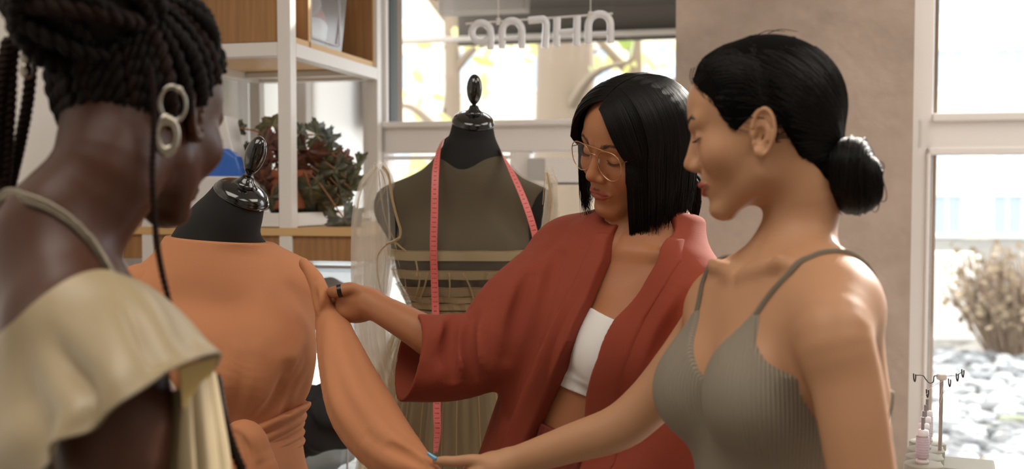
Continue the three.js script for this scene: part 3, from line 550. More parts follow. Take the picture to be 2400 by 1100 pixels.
// signed distance to a polygon in the plane
function poly(pts) {
  return (x, y) => { let d = 1e9, s = 1; for (let i = 0, j = pts.length - 1; i < pts.length; j = i++) { const [ax, ay] = pts[i], [bx, by] = pts[j], ex = bx - ax, ey = by - ay, wx = x - ax, wy = y - ay, t = clamp((wx * ex + wy * ey) / (ex * ex + ey * ey), 0, 1), qx = wx - ex * t, qy = wy - ey * t; d = Math.min(d, qx * qx + qy * qy); const c = [y >= ay, y < by, ex * wy > ey * wx]; if (c.every(Boolean) || c.every((v) => !v)) s = -s; } return s * Math.sqrt(d); };
}
const localOf = (m) => { const e = m.clone().invert().elements; return (x, y, z) => [e[0] * x + e[4] * y + e[8] * z + e[12], e[1] * x + e[5] * y + e[9] * z + e[13], e[2] * x + e[6] * y + e[10] * z + e[14]]; };
const part = (o, name, geo, m, label) => { const c = mesh(name, geo, m, o); if (label) c.userData.label = label; return c; };
const hairMat = (c = '#0d0a09') => mat(c, 0.5, { specularIntensity: 0.35, anisotropy: 0.5 });
// eyes and brows as geometry on the face: lash lines and short brow hairs
function faceDetails(person, h, m, lash = '#0c0807', browC = '#33241c') {
  const toW = (p) => p.multiplyScalar(0.001).applyMatrix4(m), lashes = [], brows = [], lashM = mat(lash, 0.6), browM = mat(browC, 0.6);
  for (const s of [-1, 1]) {
    const line = []; for (let i = 0; i <= 16; i++) { const p = h.lashLine(i / 16, s); p.z = faceZ(h.f, p.x, p.y) + 0.25; line.push(p); }
    lashes.push([line.map((p) => toW(p.clone())), 0.0006]);
    for (let i = 2; i <= 16; i++) for (let k = 0; k < 3; k++) { const t = Math.min(15.9, i + k / 3), a = line[Math.floor(t)].clone().lerp(line[Math.min(16, Math.floor(t) + 1)], t % 1), out = lerp(-0.1, 0.8, t / 16) * s, L = 5.5 + 2 * t / 16; lashes.push([[a.clone(), a.clone().add(V3(out * L * 0.4, -L * 0.32, L * 0.42)), a.clone().add(V3(out * L * 0.8, -L * 0.3, L * 0.8))].map(toW), 0.00022]); }
    for (let i = 0; i < 80; i++) { const t = rnd(), c = h.brow(t, s), w = lerp(3.4, 1.2, t) * rnd(-1, 1), a = V3(c.x, c.y + w, 0), len = rnd(4, 7.5), b = V3(a.x + s * len * (t < 0.15 ? 0.5 : 0.95), a.y + (t < 0.2 ? len * 0.7 : t < 0.6 ? len * 0.3 : -len * 0.25), 0); a.z = faceZ(h.f, a.x, a.y) + 0.2; b.z = faceZ(h.f, b.x, b.y) + 0.35; brows.push([a, a.clone().lerp(b, 0.5).add(V3(0, 0, 0.3)), b].map(toW)); }
    part(person, 'eyelash', tubes(lashes.map((l) => l[0]), (t, n) => lashes[n][1] * (1 - 0.6 * t * (lashes[n][0].length < 5)), 4), lashM);
    part(person, 'eyebrow', tubes(brows, (t) => 0.0002 * (1.1 - 0.7 * t), 3), browM);
    lashes.length = brows.length = 0;
  }
}

// ---------- the woman in the ribbed camisole ----------
const SKIN_C = '#b88967';
const womanC = (() => {
  const h = headShape({ lid: 0.72, smile: 0.7, gap: 2.1, noseW: 0.84, tip: 0.8, cheek: 1.05 }), mh = headMatrix(0.3237, 1.5425, -1.4282, -107.65, 9.67, 0.65), hf = headField(h, mh);
  const mt = pose(P(1803, 708, 1.4), -70, 0, 4.5, 0), tf = framed(torsoShape({ bustY: -0.113, wide: 0.128, bust: 0.96, trap: 0.66, slab: 0.016 }), mt);
  const neck = limb([[on(mh, 0, -0.035, -0.024), 0.048], [on(mh, 0, -0.085, -0.036), 0.0455], [on(mt, 0, 0.085, -0.047), 0.0465], [on(mt, 0, 0.04, -0.042), 0.052]], 0.02, 2);
  const near = limb([[on(mt, 0.129, -0.008, -0.012), 0.041], [P(1955, 790, 1.235), 0.043], [P(1984, 900, 1.22), 0.0395], [P(2010, 1050, 1.2), 0.037], [P(2050, 1330, 1.18), 0.033], [P(2035, 1480, 1.2), 0.034], [P(2000, 1800, 1.22), 0.023]], 0.02, 2);
  const wristN = P(2000, 1800, 1.22), handN = handShape(wristN, V3(-0.05, -1, 0.05), V3(-1, 0, -0.2), { left: true });
  const far = limb([[on(mt, -0.13, -0.01, -0.012), 0.043], [P(1648, 795, 1.57), 0.042], [P(1592, 868, 1.585), 0.0395], [P(1522, 945, 1.6), 0.0355], [P(1455, 1000, 1.605), 0.0335], [P(1340, 1040, 1.62), 0.0285], [P(1195, 1086, 1.64), 0.0215]], 0.02, 3);
  const palmF = union(0.014, limb([[P(1190, 1087, 1.64), 0.0215], [P(1165, 1092, 1.643), 0.021]], 0.01, 1), blob(P(1142, 1101, 1.648), 0.036, 0.019, 0.034), blob(P(1150, 1091, 1.638), 0.026, 0.0135, 0.018));
  const fingF = [-0.026, -0.008, 0.01, 0.026].map((o, i) => limb([[P(1122, 1106, 1.648 + o), 0.0092], [P(1098, 1116, 1.65 + o), 0.0088], [P(1060, 1125, 1.653 + o * 0.9), 0.0082], [P(1034 + i * 3, 1121, 1.655 + o * 0.85), 0.0072], [P(1016 + i * 5, 1112, 1.656 + o * 0.8), 0.0062]], 0.004, 2));
  const thumbF = limb([[P(1155, 1090, 1.634), 0.0125], [P(1108, 1080, 1.627), 0.0092], [P(1064, 1082, 1.632), 0.0078], [P(1040, 1081, 1.636), 0.0074], [P(1022, 1081, 1.64), 0.0056]], 0.006, 3);
  const handF = { f: (x, y, z) => { let d = palmF(x, y, z); for (const g of fingF) d = smin(d, g(x, y, z), 0.006); return smin(d, thumbF(x, y, z), 0.006); }, pts: [P(1005, 1060, 1.6), P(1190, 1135, 1.69)] };
  const legs = [-1, 1].map((s) => limb([[on(mt, s * 0.085, -0.5, 0), 0.088], [on(mt, s * 0.09, -0.7, 0.01), 0.075], [on(mt, s * 0.085, -0.92, 0.01), 0.055], [on(mt, s * 0.085, -1.08, -0.02), 0.052], [on(mt, s * 0.085, -1.27, -0.03), 0.034]], 0.03, 2));
  const f = (x, y, z) => {
    let d = hf(x, y, z); d = smin(d, neck(x, y, z), 0.028);
    let t = smin(tf(x, y, z), near(x, y, z), 0.028); t = smin(t, far(x, y, z), 0.028); t = smin(t, legs[0](x, y, z), 0.03); t = smin(t, legs[1](x, y, z), 0.03);
    d = smin(d, t, 0.03);
    return smin(smin(d, handF.f(x, y, z), 0.008), handN.f(x, y, z), 0.008);
  };
  const color = colorIn(headColors(h, SKIN_C, '#9c4a40', { blush: '#b07555' }), mh, SKIN_C);
  const hc = V3().setFromMatrixPosition(mh), hx = (q) => around([handN, handF][q].at ? [[0, 0, 0], [0.19, 0.05, 0.06], [0.12, -0.06, -0.03]].map((p) => [handN, handF][q].at(...p)) : [], 0.035, 0.003);
  const geo = skinMesh(f, color, V3(-0.12, 0.02, -1.95), V3(0.62, 1.5, -1.0), [{ lo: hc.clone().add(V3(-0.14, -0.15, -0.115)), hi: hc.clone().add(V3(0.13, 0.14, 0.115)), cell: 0.0022 }, hx(0), around(handF.pts.map((p) => p.clone()), 0.015, 0.0026)]);
  const person = tag(mesh('person', geo, skinMat({ roughness: 0.5 }), scene), 'woman in grey ribbed camisole with low black bun, reaching for the orange sleeve', 'person');
  return { h, mh, mt, f, tf, person, handF, hf };
})();

// ---------- the woman in the red kimono jacket ----------
const SKIN_B = '#a9704d';
const womanB = (() => {
  const h = headShape({ lid: 1, smile: 0, noseW: 1.04, cheek: 1.05, lips: 0.92, tip: 0.95 }), mh = headMatrix(0.2053, 1.5409, -1.8521, -54.09, 15.11, -16.61), hf = headField(h, mh);
  const O = P(1310, 600, 1.955).add(P(1640, 685, 1.785)).multiplyScalar(0.5), mt = pose(O, -43, 4, 0, -18), tf = framed(torsoShape({ bust: 0.94 }), mt);
  const neck = limb([[on(mh, 0, -0.035, -0.022), 0.046], [on(mh, 0, -0.085, -0.026), 0.045], [on(mt, 0, 0.085, -0.022), 0.047], [on(mt, 0, 0.04, -0.02), 0.055]], 0.02, 2);
  const wristR = P(872, 714, 1.945);
  const right = limb([[on(mt, -0.155, -0.004, -0.012), 0.046], [P(1220, 730, 1.915), 0.042], [P(1120, 850, 1.885), 0.037], [P(1060, 822, 1.89), 0.0375], [P(965, 765, 1.91), 0.0305], [wristR, 0.0245]], 0.02, 3);
  const left = limb([[on(mt, 0.155, -0.004, -0.012), 0.046], [on(mt, 0.19, -0.14, -0.02), 0.042], [on(mt, 0.2, -0.28, -0.03), 0.036], [on(mt, 0.17, -0.38, 0.06), 0.034], [on(mt, 0.12, -0.48, 0.13), 0.024]], 0.02, 2);
  const qh = new THREE.Quaternion().setFromAxisAngle(V3(0, 0, 1), 0.04).multiply(new THREE.Quaternion().setFromAxisAngle(V3(0, 1, 0), 0.25));
  const palm = union(0.014, limb([[wristR, 0.0245], [P(852, 712, 1.95), 0.024]], 0.01, 1), blob(P(834, 713, 1.958), 0.036, 0.0325, 0.0165, qh), blob(P(842, 698, 1.945), 0.031, 0.018, 0.0155, qh), blob(P(838, 732, 1.95), 0.03, 0.015, 0.014, qh));
  const fing = [[692, 0.0092], [707, 0.0094], [722, 0.009], [737, 0.008]].map(([y, r], i) => limb([[P(826, y + 2, 1.962), r * 1.05], [P(805, y, 1.97), r], [P(781 + i, y + 1, 1.987), r * 0.95], [P(762 + i * 2, y + 2, 1.998), r * 0.86], [P(748 + i * 2, y + 1, 1.992), r * 0.76]], 0.004, 2));
  const thumbR = limb([[P(850, 693, 1.945), 0.0135], [P(822, 678, 1.934), 0.0122], [P(797, 682, 1.927), 0.0106], [P(777, 686, 1.95), 0.0098], [P(762, 690, 1.972), 0.008]], 0.006, 3);
  const handR = { f: (x, y, z) => { let d = palm(x, y, z); for (const g of fing) d = smin(d, g(x, y, z), 0.006); return smin(d, thumbR(x, y, z), 0.005); }, pts: [P(745, 660, 1.92), P(880, 760, 2.01)] };
  const wl = on(mt, 0.12, -0.48, 0.13), handL = handShape(wl, V3(-0.4, -0.8, 0.3), V3(-0.9, 0.1, -0.3), { left: true });
  const hip = on(mt, 0, -0.5, 0), yawOnly = pose(hip, -43, 0, 0, 0);
  const legs = [-1, 1].map((s) => limb([[on(mt, s * 0.08, -0.48, 0), 0.088], [on(yawOnly, s * 0.09, -0.2, 0.01), 0.075], [on(yawOnly, s * 0.085, -0.42, 0.01), 0.055], [on(yawOnly, s * 0.085, -0.58, -0.02), 0.052], [on(yawOnly, s * 0.085, -0.78, -0.03), 0.034]], 0.03, 2));
  const body = (x, y, z) => { let t = smin(tf(x, y, z), right(x, y, z), 0.028); t = smin(t, left(x, y, z), 0.028); return smin(smin(t, legs[0](x, y, z), 0.03), legs[1](x, y, z), 0.03); };
  const f = (x, y, z) => {
    let d = smin(hf(x, y, z), neck(x, y, z), 0.028);
    d = smin(d, body(x, y, z), 0.045);
    return smin(smin(d, handR.f(x, y, z), 0.008), handL.f(x, y, z), 0.008);
  };
  const color = colorIn(headColors(h, SKIN_B, '#9a4a3f', { blush: '#a05f40' }), mh, SKIN_B);
  const hc = V3().setFromMatrixPosition(mh), hx = (H) => around(H.pts ?? [[0, 0, 0], [0.19, 0.05, 0.06], [0.12, -0.06, -0.03]].map((p) => H.at(...p)), H.pts ? 0.02 : 0.035, 0.0025);
  const geo = skinMesh(f, color, V3(-0.4, 0.02, -2.2), V3(0.5, 1.5, -1.55), [{ lo: hc.clone().add(V3(-0.125, -0.15, -0.13)), hi: hc.clone().add(V3(0.125, 0.14, 0.13)), cell: 0.0022 }, { ...hx({ pts: handR.pts.map((p) => p.clone()), at: () => V3() }) }, hx(handL)]);
  const person = tag(mesh('person', geo, skinMat({ roughness: 0.5 }), scene), 'woman in red kimono jacket and wire glasses with a black bob, pinching the orange dress', 'person');
  return { h, mh, mt, f, tf, person, handR, right, left, neck, hf, body, legs };
})();

// ---------- the woman in front, seen from behind ----------
const SKIN_A = '#4a2b1d';
const womanA = (() => {
  const h = headShape({ lid: 0.95, smile: 0, noseW: 1.15, lips: 1.25 }), mh = headMatrix(-0.404, 1.5465, -1.22, 160, 20, -6), hf = headField(h, mh);
  const mt = pose(P(185, 770, 1.15), 120, 6, 0, 0), tf = framed(torsoShape(), mt);
  const neck = limb([[on(mh, 0, -0.03, -0.04), 0.057], [on(mh, 0, -0.08, -0.048), 0.056], [on(mt, 0, 0.085, -0.032), 0.056], [on(mt, 0, 0.04, -0.026), 0.06]], 0.02, 2);
  const right = limb([[on(mt, -0.155, -0.004, -0.012), 0.052], [P(255, 900, 1.0), 0.052], [P(262, 1000, 0.99), 0.0525], [P(270, 1300, 0.99), 0.04], [P(330, 1600, 1.05), 0.034], [P(420, 1850, 1.12), 0.024]], 0.02, 2);
  const left = limb([[on(mt, 0.155, -0.004, -0.012), 0.048], [on(mt, 0.18, -0.15, 0), 0.045], [on(mt, 0.19, -0.29, 0.01), 0.037], [on(mt, 0.17, -0.42, 0.08), 0.034], [on(mt, 0.13, -0.5, 0.15), 0.024]], 0.02, 2);
  const handR = handShape(P(420, 1850, 1.12), V3(0.3, -1, -0.2), V3(-0.6, 0, -0.7)), handL = handShape(on(mt, 0.13, -0.5, 0.15), V3(0.3, -1, -0.2), V3(0.6, 0, 0.7), { left: true });
  const legs = [-1, 1].map((s) => limb([[on(mt, s * 0.085, -0.5, 0), 0.088], [on(mt, s * 0.09, -0.7, 0.0), 0.075], [on(mt, s * 0.085, -0.92, -0.06), 0.055], [on(mt, s * 0.085, -1.08, -0.1), 0.052], [on(mt, s * 0.085, -1.25, -0.14), 0.034]], 0.03, 2));
  const body = (x, y, z) => { let t = smin(tf(x, y, z), right(x, y, z), 0.028); t = smin(t, left(x, y, z), 0.028); return smin(smin(t, legs[0](x, y, z), 0.03), legs[1](x, y, z), 0.03); };
  const f = (x, y, z) => {
    let d = smin(hf(x, y, z), neck(x, y, z), 0.028); d = smin(d, body(x, y, z), 0.045);
    return smin(smin(d, handR.f(x, y, z), 0.008), handL.f(x, y, z), 0.008);
  };
  const color = colorIn(headColors(h, SKIN_A, '#5a2c28', { blush: '#452719', browColor: '#140c0a' }), mh, SKIN_A);
  const hc = V3().setFromMatrixPosition(mh);
  const geo = skinMesh(f, color, V3(-0.85, 0.02, -1.5), V3(-0.1, 1.5, -0.8), [{ lo: hc.clone().add(V3(-0.135, -0.15, -0.135)), hi: hc.clone().add(V3(0.135, 0.14, 0.135)), cell: 0.0025 }, around([[0, 0, 0], [0.19, 0.05, 0.06], [0.12, -0.06, -0.03]].map((p) => handR.at(...p)), 0.035, 0.003), around([[0, 0, 0], [0.19, 0.05, 0.06], [0.12, -0.06, -0.03]].map((p) => handL.at(...p)), 0.035, 0.003)]);
  const person = tag(mesh('person', geo, skinMat({ roughness: 0.42 }), scene), 'dark-skinned woman in a cream satin dress with black braids, seen from behind', 'person');
  return { h, mh, mt, f, tf, person, body, neck, right, hf };
})();
{
  const { h, mh, mt, f, tf, person, handF } = womanC, L = localOf(mt), HL = localOf(mh);
  faceDetails(person, h, mh);
  // camisole: the body a few millimetres out, below a V neck and scooped arm holes
  const edge = [[0, -0.094], [0.012, -0.082], [0.034, -0.052], [0.056, -0.024], [0.068, -0.009], [0.077, -0.014], [0.09, -0.043], [0.11, -0.064], [0.128, -0.08], [0.2, -0.088]];
  const top = (ax, z) => { let v = -0.088; for (let i = 1; i < edge.length; i++) if (ax < edge[i][0]) { v = lerp(edge[i - 1][1], edge[i][1], (ax - edge[i - 1][0]) / (edge[i][0] - edge[i - 1][0])); break; } return lerp(-0.105, v, sstep(-0.01, 0.03, z)); };
  const cami = (x, y, z) => { const [a, b, c] = L(x, y, z), ax = Math.abs(a); let d = smin(f(x, y, z), 0.5, 0.001) - 0.0045; d = smax(d, b - top(ax, c), 0.003); d = Math.max(d, -0.52 - b); return smax(d, ax - 0.131 - 0.03 * sstep(-0.3, -0.45, b), 0.006); };
  const rib = tex(64, 8, (x) => [128 + 127 * Math.cos(x * Math.PI * 2 * 4)], null, false);
  const lo = V3(0.08, 0.7, -1.62), hi = V3(0.56, 1.42, -1.2);
  const knit = mat('#928879', 0.92, { bumpMap: rib, bumpScale: 0.0016, sheen: 0.3, sheenRoughness: 0.6 });
  part(person, 'camisole', meshField(cami, lo, hi, 0.0034, { uv: (x, y, z) => { const [a, b, c] = L(x, y, z); return [Math.atan2(a, c) * 0.115 / 0.016, b / 0.016]; } }), knit, 'grey ribbed camisole');
  // straps lie on the shoulders
  const strap = (s) => { const pts = [[0.066, -0.02, 0.075], [0.078, 0.004, 0.055], [0.094, 0.03, 0.038], [0.105, 0.055, 0.015], [0.11, 0.06, -0.01], [0.11, 0.05, -0.035], [0.105, 0.0, -0.07], [0.095, -0.06, -0.085], [0.085, -0.115, -0.09]].map((p) => on(mt, s * p[0], p[1], p[2])); return spline(pts, 40).map((p) => snap(f, p, 0.0015)); };
  for (const s of [-1, 1]) part(person, 'strap', capped(strap(s), (t) => 0.0036, 6), knit);
  // trousers and shoes below the frame
  const slacks = (x, y, z) => { const [, b] = L(x, y, z); return Math.max(f(x, y, z) - 0.009, b + 0.44, 0.06 - y); };
  part(person, 'trousers', meshField(slacks, V3(0.05, 0.04, -1.75), V3(0.62, 0.98, -1.1), 0.012), mat('#3d3a38', 0.9));
  for (const s of [-1, 1]) { const a = on(mt, s * 0.085, -1.3, -0.03); a.y = 0.06; const q = new THREE.Quaternion().setFromEuler(new THREE.Euler(0, -80 * Math.PI / 180, 0)); part(person, 'shoe', meshField(union(0.03, blob(a.clone().add(V3(-0.06, -0.015, 0.01)), 0.042, 0.042, 0.125, q), blob(a, 0.042, 0.06, 0.05, q)), a.clone().addScalar(-0.2), a.clone().addScalar(0.2), 0.01), mat('#2a2725', 0.5)); }
  // hair: a smooth cap combed back into a low bun
  const ylow = (z) => { const k = [[-200, -74], [-62, -74], [-42, -66], [-33, -14], [-27, 4], [-20, 30], [-6, 31], [6, 23], [18, 15], [27, 8], [34, 14], [40, 28], [52, 58], [70, 78], [90, 96]]; for (let i = 1; i < k.length; i++) if (z < k[i][0]) return lerp(k[i - 1][1], k[i][1], (z - k[i - 1][0]) / (k[i][0] - k[i - 1][0])); return 96; };
  const inHair = (x, y, z) => y - ylow(z) + (z > 40 ? -4 * Math.cos(x * 0.05) : 0);
  const capU = (x, y, z) => { const e = inHair(x, y, z), th = 1.2 + 8.5 * sstep(0, 45, e) + 5 * Math.exp(-(((y + 50) / 40) ** 2 + ((z + 70) / 40) ** 2)); let d = h.skull(Math.abs(x), y, z) - th; d = smin(d, cap(x, y, z, 0, -20, -48, 42, 0, -60, -52, 34) - 2, 16); return d; };
  const capF = (x, y, z) => smax(smax(capU(x, y, z), -inHair(x, y, z) * 0.7, 2), 0.2 - h.earD(Math.abs(x), y, z), 1);
  const world = (g) => { g.applyMatrix4(new THREE.Matrix4().copy(mh).scale(V3(0.001, 0.001, 0.001))); const n = g.attributes.normal; for (let i = 0; i < n.count; i++) { const v = V3().fromBufferAttribute(n, i).normalize(); n.setXYZ(i, v.x, v.y, v.z); } return g; };
  const hm = hairMat('#0e0b0a');
  const scalp = part(person, 'hair', world(meshField(capF, V3(-95, -100, -125), V3(95, 145, 110), 3.2)), mat('#0a0807', 0.95, { specularIntensity: 0.15 }), 'smooth black hair combed back');
  const strands = [], bunC = V3(4, -66, -97), tie = V3(0, -38, -92);
  for (let i = 0; i < 2000; i++) {
    let S; for (let k = 0; k < 40; k++) { const a = rnd(-1, 1) * Math.PI, y = rnd(-60, 122), z = Math.cos(a) * 95; S = V3(Math.sin(a) * 80, y, z); S = snap(capU, S, 0.3, 1000); const e = inHair(S.x, S.y, S.z); if (e > 1 && (e < 12 || rnd() < 0.5)) break; }
    const lift = rnd(-0.3, 0.9), pts = [], wob = rnd(-3, 3);
    for (let j = 0; j <= 11; j++) { const t = j / 11, p = S.clone().lerp(tie, t).add(V3(0, 22 * Math.sin(Math.PI * t) * (S.z > 20 ? 1 : 0.3) + wob * Math.sin(Math.PI * t), 0)); pts.push(snap(capU, p, j === 11 ? -1 : lift, 1000)); }
    if (pts.some((p) => h.earD(Math.abs(p.x), p.y, p.z) < 0.3)) continue;
    strands.push(pts.map((p) => p.multiplyScalar(0.001).applyMatrix4(mh)));
  }
  const fine = [];
  for (let i = 0; i < 4000 && fine.length < 420; i++) {
    const a = rnd(0.15, 2.2) * (rnd() < 0.8 ? 1 : -1), S = snap((x, y, z) => h.skull(Math.abs(x), y, z), V3(Math.sin(a) * 80, rnd(-60, 100), Math.cos(a) * 95), 0.3, 1000), e = inHair(S.x, S.y, S.z);
    if (e < -4 || e > 2 || (S.z < 12 && S.z > -30 && S.y > -40) || (S.z > 12 && S.y < 10)) continue;
    const d = tie.clone().sub(S).normalize(), L0 = rnd(8, 16); fine.push([0, 0.5, 1].map((t) => snap((x, y, z) => Math.min(h.skull(Math.abs(x), y, z), capU(x, y, z)), S.clone().addScaledVector(d, L0 * t), 0.2 + 0.8 * t, 1000).multiplyScalar(0.001).applyMatrix4(mh)));
  }
  part(scalp, 'baby_hair', tubes(fine, (t) => 0.00035 * (1.05 - 0.6 * t), 3), hm).userData.kind = 'stuff';
  part(scalp, 'strands', tubes(strands, (t) => 0.00085 * (0.45 + 0.55 * Math.sin(Math.PI * clamp(t * 0.9 + 0.1, 0, 1))), 4), hm).userData.kind = 'stuff';
  // the bun: a ball of hair wound about its own axis
  const bunF = (x, y, z) => { let d = ell(x, y, z, bunC.x, bunC.y, bunC.z, 45, 46, 35); const a = Math.atan2(y - bunC.y, x - bunC.x), r = Math.hypot(x - bunC.x, y - bunC.y); d += 2.2 * Math.sin(a * 2 + r * 0.13 + z * 0.03); d = smin(d, ell(x, y, z, bunC.x + 4, bunC.y - 22, bunC.z - 6, 32, 26, 28), 9); return d; };
  const bun = part(person, 'hair_bun', world(meshField(bunF, V3(-70, -145, -150), V3(75, 0, -40), 3)), hm), wound = [];
  for (let i = 0; i < 650; i++) {
    const a0 = rnd(0, 6.28), turn = rnd(1.2, 3), r0 = rnd(0.1, 1), lift = rnd(-0.5, 1.3), pts = [], loose = rnd() < 0.05 ? rnd(1, 6) : 0;
    for (let j = 0; j <= 12; j++) { const t = j / 12, a = a0 + turn * t, r = 8 + 44 * Math.sin(Math.PI * clamp(r0 * 0.9 + t * 0.25, 0, 1)), z = bunC.z + 30 * Math.cos(Math.PI * clamp(r0 + t * 0.25, 0, 1)); pts.push(snap(bunF, V3(bunC.x + Math.cos(a) * r, bunC.y + Math.sin(a) * r, z), lift + loose * Math.sin(Math.PI * t), 1000)); }
    wound.push(pts.map((p) => p.multiplyScalar(0.001).applyMatrix4(mh)));
  }
  part(bun, 'strands', tubes(wound, () => 0.0007, 4), hm).userData.kind = 'stuff';
  part(person, 'hair_tie', (() => { const g = new THREE.TorusGeometry(24, 2.6, 8, 32); g.scale(1, 0.9, 1); g.rotateX(0.9); g.translate(2, -36, -84); return world(g); })(), mat('#8fa0b4', 0.4));
  // loose wisps at the forehead and nape
  const wisp = [[[1621, 160], [1617, 180], [1626, 205], [1650, 226]], [[1628, 158], [1622, 182], [1634, 206], [1660, 228]], [[1906, 478], [1925, 492], [1948, 484], [1952, 462]], [[1915, 480], [1938, 482], [1946, 462]], [[1968, 490], [1985, 502], [2010, 498], [2040, 482]], [[1965, 488], [1968, 500], [1975, 504]], [[1800, 78], [1830, 69], [1870, 74]], [[1770, 84], [1800, 72], [1840, 74]]];
  for (const w of wisp) part(person, 'hair_wisp', tubes([spline(w.map(([x, y]) => P(x, y, 1.43)), 14)], (t) => 0.0007 * (1 - 0.6 * t), 4), hm);
  part(person, 'teeth', tubes([spline([-17, -9, 0, 9, 17].map((x) => V3(x, -51.6 + 0.006 * x * x, 84.5 - 0.022 * x * x).multiplyScalar(0.001).applyMatrix4(mh)), 16)], () => 0.0034, 10), mat('#e9e2d8', 0.25));
  // painted nail of the thumb on the sleeve
  const nA = P(1020, 1075, 1.6355), nB = P(1004, 1064, 1.64);
  part(person, 'fingernail', meshField((x, y, z) => { const d = cap(x, y, z, nA.x, nA.y, nA.z, 0.0034, nB.x, nB.y, nB.z, 0.0026); return d; }, nA.clone().addScalar(-0.03), nA.clone().addScalar(0.03), 0.0012), mat('#5fa3cc', 0.2, { clearcoat: 1 }), 'long sky blue fingernail');
  rebase(person, V3(0.33, 0, -1.42));
}
{
  const { h, mh, mt, f, tf, person, right, left, hf, body, neck, legs } = womanB, L = localOf(mt);
  faceDetails(person, h, mh);
  // ---- kimono jacket: a loose shell over the trunk and two wide sleeves
  const kb = framed((x, y, z) => {
    const ax = Math.abs(x);
    let d = ell(x, y, z, 0, -0.12, 0.0, 0.142, 0.2, 0.112);
    d = smin(d, cap(ax, y, z, 0.14, -0.01, -0.014, 0.06, 0.05, 0.024, -0.016, 0.06), 0.05);
    d = smin(d, ell(ax, y, z, 0.066, -0.13, 0.07, 0.066, 0.075, 0.062), 0.04);
    d = smin(d, cap(ax, y, z, 0.05, -0.15, 0.004, 0.105, 0.075, -0.78, 0.0, 0.125), 0.06);
    d = smin(d, cap(ax, y, z, 0.06, 0.03, -0.03, 0.055, 0.035, 0.1, -0.05, 0.05), 0.04);
    return d;
  }, mt);
  const slR = limb([[on(mt, -0.13, -0.004, -0.012), 0.066], [P(1222, 735, 1.905), 0.08], [P(1140, 818, 1.885), 0.069], [P(1062, 838, 1.885), 0.0735], [P(930, 838, 1.9), 0.0755]], 0.02, 3);
  const slRin = limb([[P(1070, 838, 1.885), 0.05], [P(1030, 838, 1.887), 0.064], [P(850, 838, 1.91), 0.068]], 0.02, 3);
  const slL = limb([[on(mt, 0.13, -0.004, -0.012), 0.064], [on(mt, 0.175, -0.14, -0.02), 0.085], [on(mt, 0.185, -0.28, 0.0), 0.09], [on(mt, 0.15, -0.4, 0.08), 0.085]], 0.02, 2);
  let coat0 = (x, y, z) => { let d = smin(kb(x, y, z), slR(x, y, z), 0.035); d = smin(d, slL(x, y, z), 0.035); return smin(d, Math.min(tf(x, y, z), neck(x, y, z) - 0.006) - 0.009, 0.02); };
  // folds read from the photograph as ridges (low sink) and creases (high sink)
  coat0 = folds(coat0, [
    [[[1086, 746], [1074, 790], [1078, 850], [1102, 908]], 0.021, -0.1], [[[1046, 744], [1034, 785], [1008, 835]], 0.016, -0.15], [[[1132, 740], [1122, 800], [1134, 850], [1172, 892]], 0.023, -0.15], [[[1010, 900], [1050, 880], [1085, 840]], 0.016, -0.5],
    [[[1270, 585], [1222, 680], [1200, 780], [1195, 850]], 0.022, -0.42], [[[1345, 545], [1292, 650], [1255, 780], [1215, 900], [1165, 1060]], 0.024, -0.4], [[[1300, 690], [1262, 830], [1225, 960], [1190, 1080]], 0.018, -0.45],
    [[[1110, 752], [1099, 815], [1114, 880]], 0.012, 0.45], [[[1065, 752], [1054, 815], [1060, 880]], 0.011, 0.42], [[[1240, 660], [1212, 760], [1200, 830]], 0.014, 0.66], [[[1318, 610], [1276, 720], [1238, 840], [1196, 980]], 0.015, 0.66],
    [[[1640, 640], [1582, 730], [1535, 840], [1500, 940]], 0.024, -0.42], [[[1655, 690], [1606, 790], [1566, 880]], 0.02, -0.42], [[[1612, 700], [1560, 800], [1520, 900]], 0.014, 0.62], [[[1645, 745], [1590, 850], [1560, 910]], 0.013, 0.62],
  ], 1.5, 2.1, 0.026);
  const cuffN = V3(-0.93, 0.2, 0.3).normalize(), cuffP = P(966, 838, 1.87), toL = (pts) => pts.map(([x, y]) => { const p = hit(coat0, x, y, 1.5, 2.1); return L(p.x, p.y, p.z).slice(0, 2); });
  const rightEdge = toL([[1566, 555], [1540, 610], [1500, 680], [1440, 748], [1400, 840], [1372, 930], [1366, 1000], [1362, 1090]]), leftEdge = toL([[1432, 545], [1412, 610], [1370, 710], [1330, 800], [1290, 900], [1240, 1020], [1212, 1090]]);
  const below = (e) => { const a = e[e.length - 1]; return [a[0] * 1.02, -0.95]; };
  const opening = poly([[0.03, 0.3], ...rightEdge, below(rightEdge), below(leftEdge), ...leftEdge.slice().reverse(), [-0.03, 0.3]]);
  const lapelR = poly([...rightEdge, below(rightEdge), ...toL([[1440, 1090], [1446, 1000], [1452, 930], [1475, 840], [1512, 748], [1560, 670], [1600, 610], [1606, 560]])]);
  const lapelL = poly([...leftEdge, below(leftEdge), ...toL([[1162, 1090], [1185, 1020], [1232, 900], [1272, 810], [1318, 710], [1372, 600], [1400, 545]])]);
  const open = (x, y, z) => { const [a, b, c] = L(x, y, z); return smax(opening(a, b) , -(c - 0.0), 0.02); };
  const shell = (x, y, z) => {
    let d = coat0(x, y, z); if (d > 0.05) return d;
    const [a, b, c] = L(x, y, z);
    d = smax(d, (x - cuffP.x) * cuffN.x + (y - cuffP.y) * cuffN.y + (z - cuffP.z) * cuffN.z, 0.003);
    d = smax(d, -slRin(x, y, z), 0.003);
    d = smax(d, -open(x, y, z), 0.004);
    d = smax(d, -(hf(x, y, z) - 0.012), 0.004);
    d = smax(d, -(smin(tf(x, y, z), neck(x, y, z), 0.02) - 0.002), 0.004);
    d = Math.max(d, -0.72 - b);
    return smax(d, b - 0.125, 0.01);
  };
